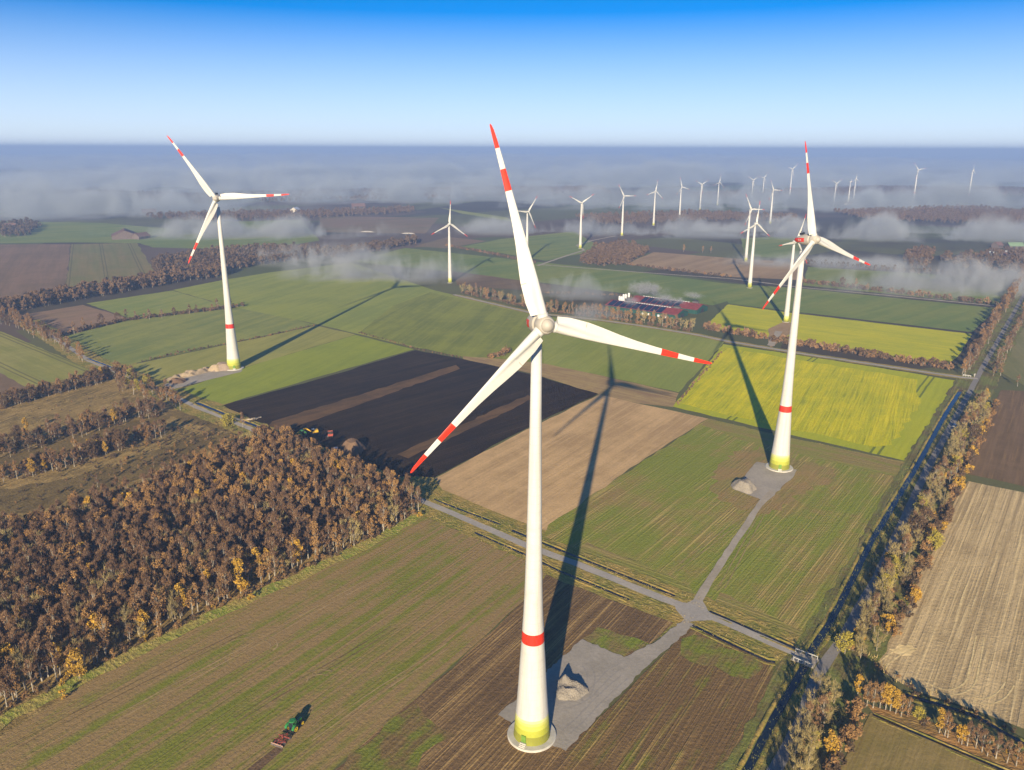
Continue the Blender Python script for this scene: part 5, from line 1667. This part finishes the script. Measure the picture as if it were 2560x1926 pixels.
# railing at the far crossing
q0, q1 = cr(1445, 1005), cr(1525, 1016)
fr_ = empty('road_railing', (q0.x, q0.y, 0), A(q0, q1))
tag(fr_, 'white railing at the far canal crossing', 'railing')
ln_ = (q1 - q0).length
mb = MB(); mb.bar((0, 0, 1.2), (ln_, 0, 1.2), .16, .25); mb.bar((0, 0, .8), (ln_, 0, .8), .12, .2); mb.build('rail', RAIL, fr_)
for i in range(4):
    mb = MB(); mb.box((ln_ * i / 3, 0, .7), (.22, .22, 1.4)); mb.build('post', RAIL, fr_)
q = cr(1562, 1014)
mb = MB(); mb.tube((q.x, q.y, 0), (q.x, q.y, 1.3), .12, .12, 8); mb.box((q.x, q.y, 1.75), (1.5, .12, 1.1), .5); 
tag(mb.build('road_sign', RAIL), 'small white sign board at the far canal crossing', 'sign')

# ------------------------------------------------------------------ farm buildings
ROOFR = plain('roof_red', (.24, .05, .047), .7, .25, 0, .15, .4)
GRW = plain('barn_green', (.02, .08, .06), .7, .25, 0, .12)
PV = NT('solar_glass').bsdf((.012, .02, .05), .25, .5)
PALE = plain('pale_wall', (.62, .56, .46), .8, .2, 0, .1)
BRICK = plain('brick_wall', (.16, .12, .10), .85, .15, 0, .15)
TILE = plain('tile_roof', (.20, .115, .09), .8, .2, 0, .2, .6)


def barn(name, c, rz, ln, wd, eave, ridge_, wall, roof, label, cat='barn', solar=None, openings=0, door=True):
    """gable along local X"""
    r = empty(name, (c.x, c.y, 0), rz)
    tag(r, label, cat, None)
    x, y = ln / 2, wd / 2
    mb = MB()
    mb.add([(-x, -y, 0), (x, -y, 0), (x, y, 0), (-x, y, 0), (-x, -y, eave), (x, -y, eave), (x, y, eave), (-x, y, eave), (-x, 0, ridge_ - .15), (x, 0, ridge_ - .15)],
           [(0, 1, 5, 4), (1, 2, 6, 9, 5), (2, 3, 7, 6), (3, 0, 4, 8, 7)])
    mb.build('wall', wall, r)
    mb = MB()
    ox, oy = x + .5, y + .7
    sl = (ridge_ - eave) / y
    ze = eave - .7 * sl
    mb.add([(-ox, -oy, ze), (ox, -oy, ze), (ox, 0, ridge_), (-ox, 0, ridge_), (ox, oy, ze), (-ox, oy, ze),
            (-ox, -oy, ze + .25), (ox, -oy, ze + .25), (ox, 0, ridge_ + .25), (-ox, 0, ridge_ + .25), (ox, oy, ze + .25), (-ox, oy, ze + .25)],
           [(0, 3, 2, 1), (3, 5, 4, 2), (6, 7, 8, 9), (9, 8, 10, 11), (0, 1, 7, 6), (4, 5, 11, 10), (1, 2, 8, 7), (2, 4, 10, 8), (0, 6, 9, 3), (3, 9, 11, 5)])
    rf = mb.build('roof', roof, r)
    if solar:
        f0, f1, nb = solar
        for sd in (-1, 1):
            for i in range(nb):
                a0 = -x + ln * (f0 + (f1 - f0) * i / nb) + .35; a1 = -x + ln * (f0 + (f1 - f0) * (i + 1) / nb) - .35
                y0, y1 = sd * y * .08, sd * (y + .4)
                zt = lambda yy: ridge_ + .25 - abs(yy) * sl + .12
                mb = MB()
                q = [(a0, y0, zt(y0)), (a1, y0, zt(y0)), (a1, y1, zt(y1)), (a0, y1, zt(y1))]
                mb.add(q + [(p[0], p[1], p[2] - .08) for p in q], [(0, 3, 2, 1) if sd > 0 else (0, 1, 2, 3)] + [(j, (j + 1) % 4, 4 + (j + 1) % 4, 4 + j) for j in range(4)])
                mb.build('solar_panel', PV, rf)
        mb = MB()
        k = int(ln * .75 / 2.4)
        for i in range(k):
            mb.box((-x + ln * .12 + i * 2.4, 0, ridge_ + .45), (1.5, .9, .35))
        mb.build('ridge_vent', WHT, rf)
    if door:
        mb = MB(); mb.box((x + .03, 0, eave * .45), (.1, wd * .3, eave * .9)); mb.build('door', DARKM, r)
    for i in range(openings):
        mb = MB(); mb.box((-x + ln * (i + .7) / (openings + .4), -y - .02, eave * .5), (ln / (openings + .4) * .55, .1, eave * .55)); mb.build('window', DARKM, r)
    return r


A0, A1 = cf(215, 475), cf(1365, 645)
dA = A(A0, A1)
nA = Vector((-math.sin(dA), math.cos(dA)))
cA_ = (A0 + A1) / 2 + nA * 10.5
ba = barn('solar_barn', cA_, dA, (A1 - A0).length, 20, 3.6, 6.6, GRW, ROOFR, 'front one of two long red barns with dark solar panels, right by the birch row', 'barn', (.02, .80, 9))
B0, B1_ = cf(590, 415), cf(1690, 560)
dB = A(B0, B1_)
nB = Vector((-math.sin(dB), math.cos(dB)))
cB_ = (B0 + B1_) / 2 + nB * 11.5 + Vector((math.cos(dB), math.sin(dB))) * 1
bb = barn('solar_barn', cB_, dA, (B1_ - B0).length, 20, 3.8, 7.0, GRW, ROOFR, 'rear one of two long red barns with solar panels, beside the white silos', 'barn', (.14, .72, 7))
# exhaust housings with steam
def vent_house(b_, ln, lx, ly, zt):
    mb = MB(); mb.box((lx, ly, zt + 1.1), (5.0, 3.0, 1.8)); h_ = mb.build('exhaust_house', plain('vent_grey', (.13, .12, .11), .8, .2), b_)
    mb = MB()
    for i in range(4): mb.tube((lx - 1.7 + i * 1.15, ly, zt + 2), (lx - 1.7 + i * 1.15, ly, zt + 3.1), .42, .42, 10)
    mb.build('chimney', DARKM, h_)
vent_house(ba, 69, (A1 - A0).length * .40, 4, 5.6)
vent_house(bb, 67, (B1_ - B0).length * .37, 4, 6.0)
for i, (x_, y_) in enumerate([(447, 352), (478, 358), (512, 362), (512, 322), (548, 318), (598, 300)]):
    q = cf(x_, y_)
    s_ = empty('feed_silo', (q.x, q.y, 0))
    tag(s_, 'white feed silo in the cluster at the left end of the solar barns', 'silo', 'white feed silos by the barns')
    mb = MB(); mb.lathe([(.8, .6), (1.4, 1.05), (4.4, 1.05)], 18); mb.build('tank', WHT, s_)
    mb = MB(); mb.lathe([(4.4, 1.1), (4.9, .7), (5.1, .2)], 18); mb.build('roof', WHT, s_)
    for k_ in range(4):
        mb = MB(); an = PI / 4 + k_ * PI / 2; mb.box((1.05 * math.cos(an), 1.05 * math.sin(an), .8), (.12, .12, 1.6)); mb.build('leg', STEEL, s_)
q = cf(1385, 612)
barn('shed', q, dA, 5, 4, 2.4, 3.2, PALE, WHT, 'small pale shed at the right gable of the front solar barn', 'shed')
for x_, y_, cc in [(575, 520, 0), (625, 525, 0), (800, 552, 1), (830, 568, 0), (925, 575, 0), (1015, 588, 1), (1080, 600, 0), (1190, 622, 0)]:
    q = cf(x_, y_)
    mb = MB(); mb.lathe([(0, .95), (.15, 1.05), (1.6, 1.05), (1.8, .9), (1.85, .2)], 14, Matrix.Translation((q.x, q.y, 0)))
    tag(mb.build('wrapped_bale', WHT if not cc else plain('bale_blue', (.45, .55, .65), .5, .3)), 'pale wrapped bale lying along the front wall of the front solar barn', 'bale', 'wrapped bales by the front barn')
# far farmsteads
cz1 = crop(0, 380, 500 / 2212)
q = cz1(1338, 965)
barn('farm_barn', q + Vector((0, 14)), A(cz1(1338, 965), cz1(1338, 900)) , 40, 36, 5, 13, BRICK, TILE, 'large red roofed barn standing alone on the far left plain', 'barn', None, 2)
q = cz1(1500, 965)
barn('farmhouse', q + Vector((6, 6)), 1.2, 22, 14, 4, 9, BRICK, TILE, 'small red roofed farmhouse right of the large far left barn', 'house', None, 2)
q = cz1(125, 858)
barn('farmhouse', q, .4, 16, 12, 5, 10, PALE, TILE, 'pale farmhouse at the far left edge of the plain', 'house', None, 3)
q = cz1(1650, 690)
barn('farmhouse', q, .5, 26, 16, 5, 11, BRICK, TILE, 'far red roofed house behind the hub of the left turbine', 'house', None, 2)
q = z1(1815, 566)
barn('farmhouse', q, 1.5, 24, 14, 5, 10, PALE, WHT, 'far white house right of the left turbine rotor', 'house', None, 2)
crr = crop(2300, 560, .11754)
for nm, (x_, y_), rz_, ln_, wd_, ev, rg_, wl, rf_, lab in [
    ('farm_barn', (1650, 675), -.3, 22, 10, 3, 5, PALE, WHT, 'low white roofed barn in the farmstead at the right edge'),
    ('farm_barn', (1880, 645), .1, 26, 9, 3, 4.5, PALE, WHT, 'long pale shed in the farmstead at the right edge'),
    ('farm_barn', (2040, 705), -.35, 36, 10, 3, 5.5, BRICK, TILE, 'long brown roofed barn in the farmstead at the right edge'),
    ('farmhouse', (2000, 520), 0, 20, 12, 4, 8, BRICK, plain('moss_roof', (.22, .32, .18), .8, .2), 'green roofed building in the farmstead at the right edge'),
    ('farmhouse', (1635, 505), .5, 12, 10, 4, 8, BRICK, TILE, 'small red farmhouse in the farmstead at the right edge'),
]:
    barn(nm, crr(x_, y_), rz_, ln_, wd_, ev, rg_, wl, rf_, lab, 'barn' if nm == 'farm_barn' else 'house', None, 2)
q = z3(1335, 338)
barn('farm_barn', q, -.05, 62, 16, 4, 7, PALE, TILE, 'long pale far barn at the feet of the two edge turbines', 'barn', None, 3)
q = z2(265, 335)
barn('farmhouse', q, .3, 30, 18, 5, 11, BRICK, TILE, 'far brick farmhouse in front of the dark tree belt', 'house', None, 2)
for x_, y_ in ((330, 498), (612, 510)):
    q = z2(x_, y_)
    heap('silage_heap', q, 12, 5, 1.2, -.3, PALE, 'pale covered silage heap on the far brown field, the ' + ('left one' if x_ < 400 else 'right one'), 'silage heap', .05, 2, .1)

# steam from the barn exhausts
FM_STEAM = fog_mat('steam', .22, 1 / 6., .40, 1.3, (.95, .93, .95), .9, .5)
for (x_, y_), sz, lab in (((1400, 465), (14, 7, 5), 'steam trailing from the front barn exhaust'), ((1180, 430), (18, 9, 6), 'thinning steam over the middle of the barns'), ((1640, 370), (16, 7, 5), 'steam trailing from the rear barn exhaust'), ((860, 260), (30, 16, 10), 'faint drifting steam above the barns'), ((620, 470), (12, 8, 6), 'faint steam over the left end of the front barn')):
    q = cf(x_, y_ + 40)
    fog(q, sz, FM_STEAM, lab, dA + PI, 9.0, 'steam')
print('trees', N_TREE[0], 'objects', len(bpy.data.objects))
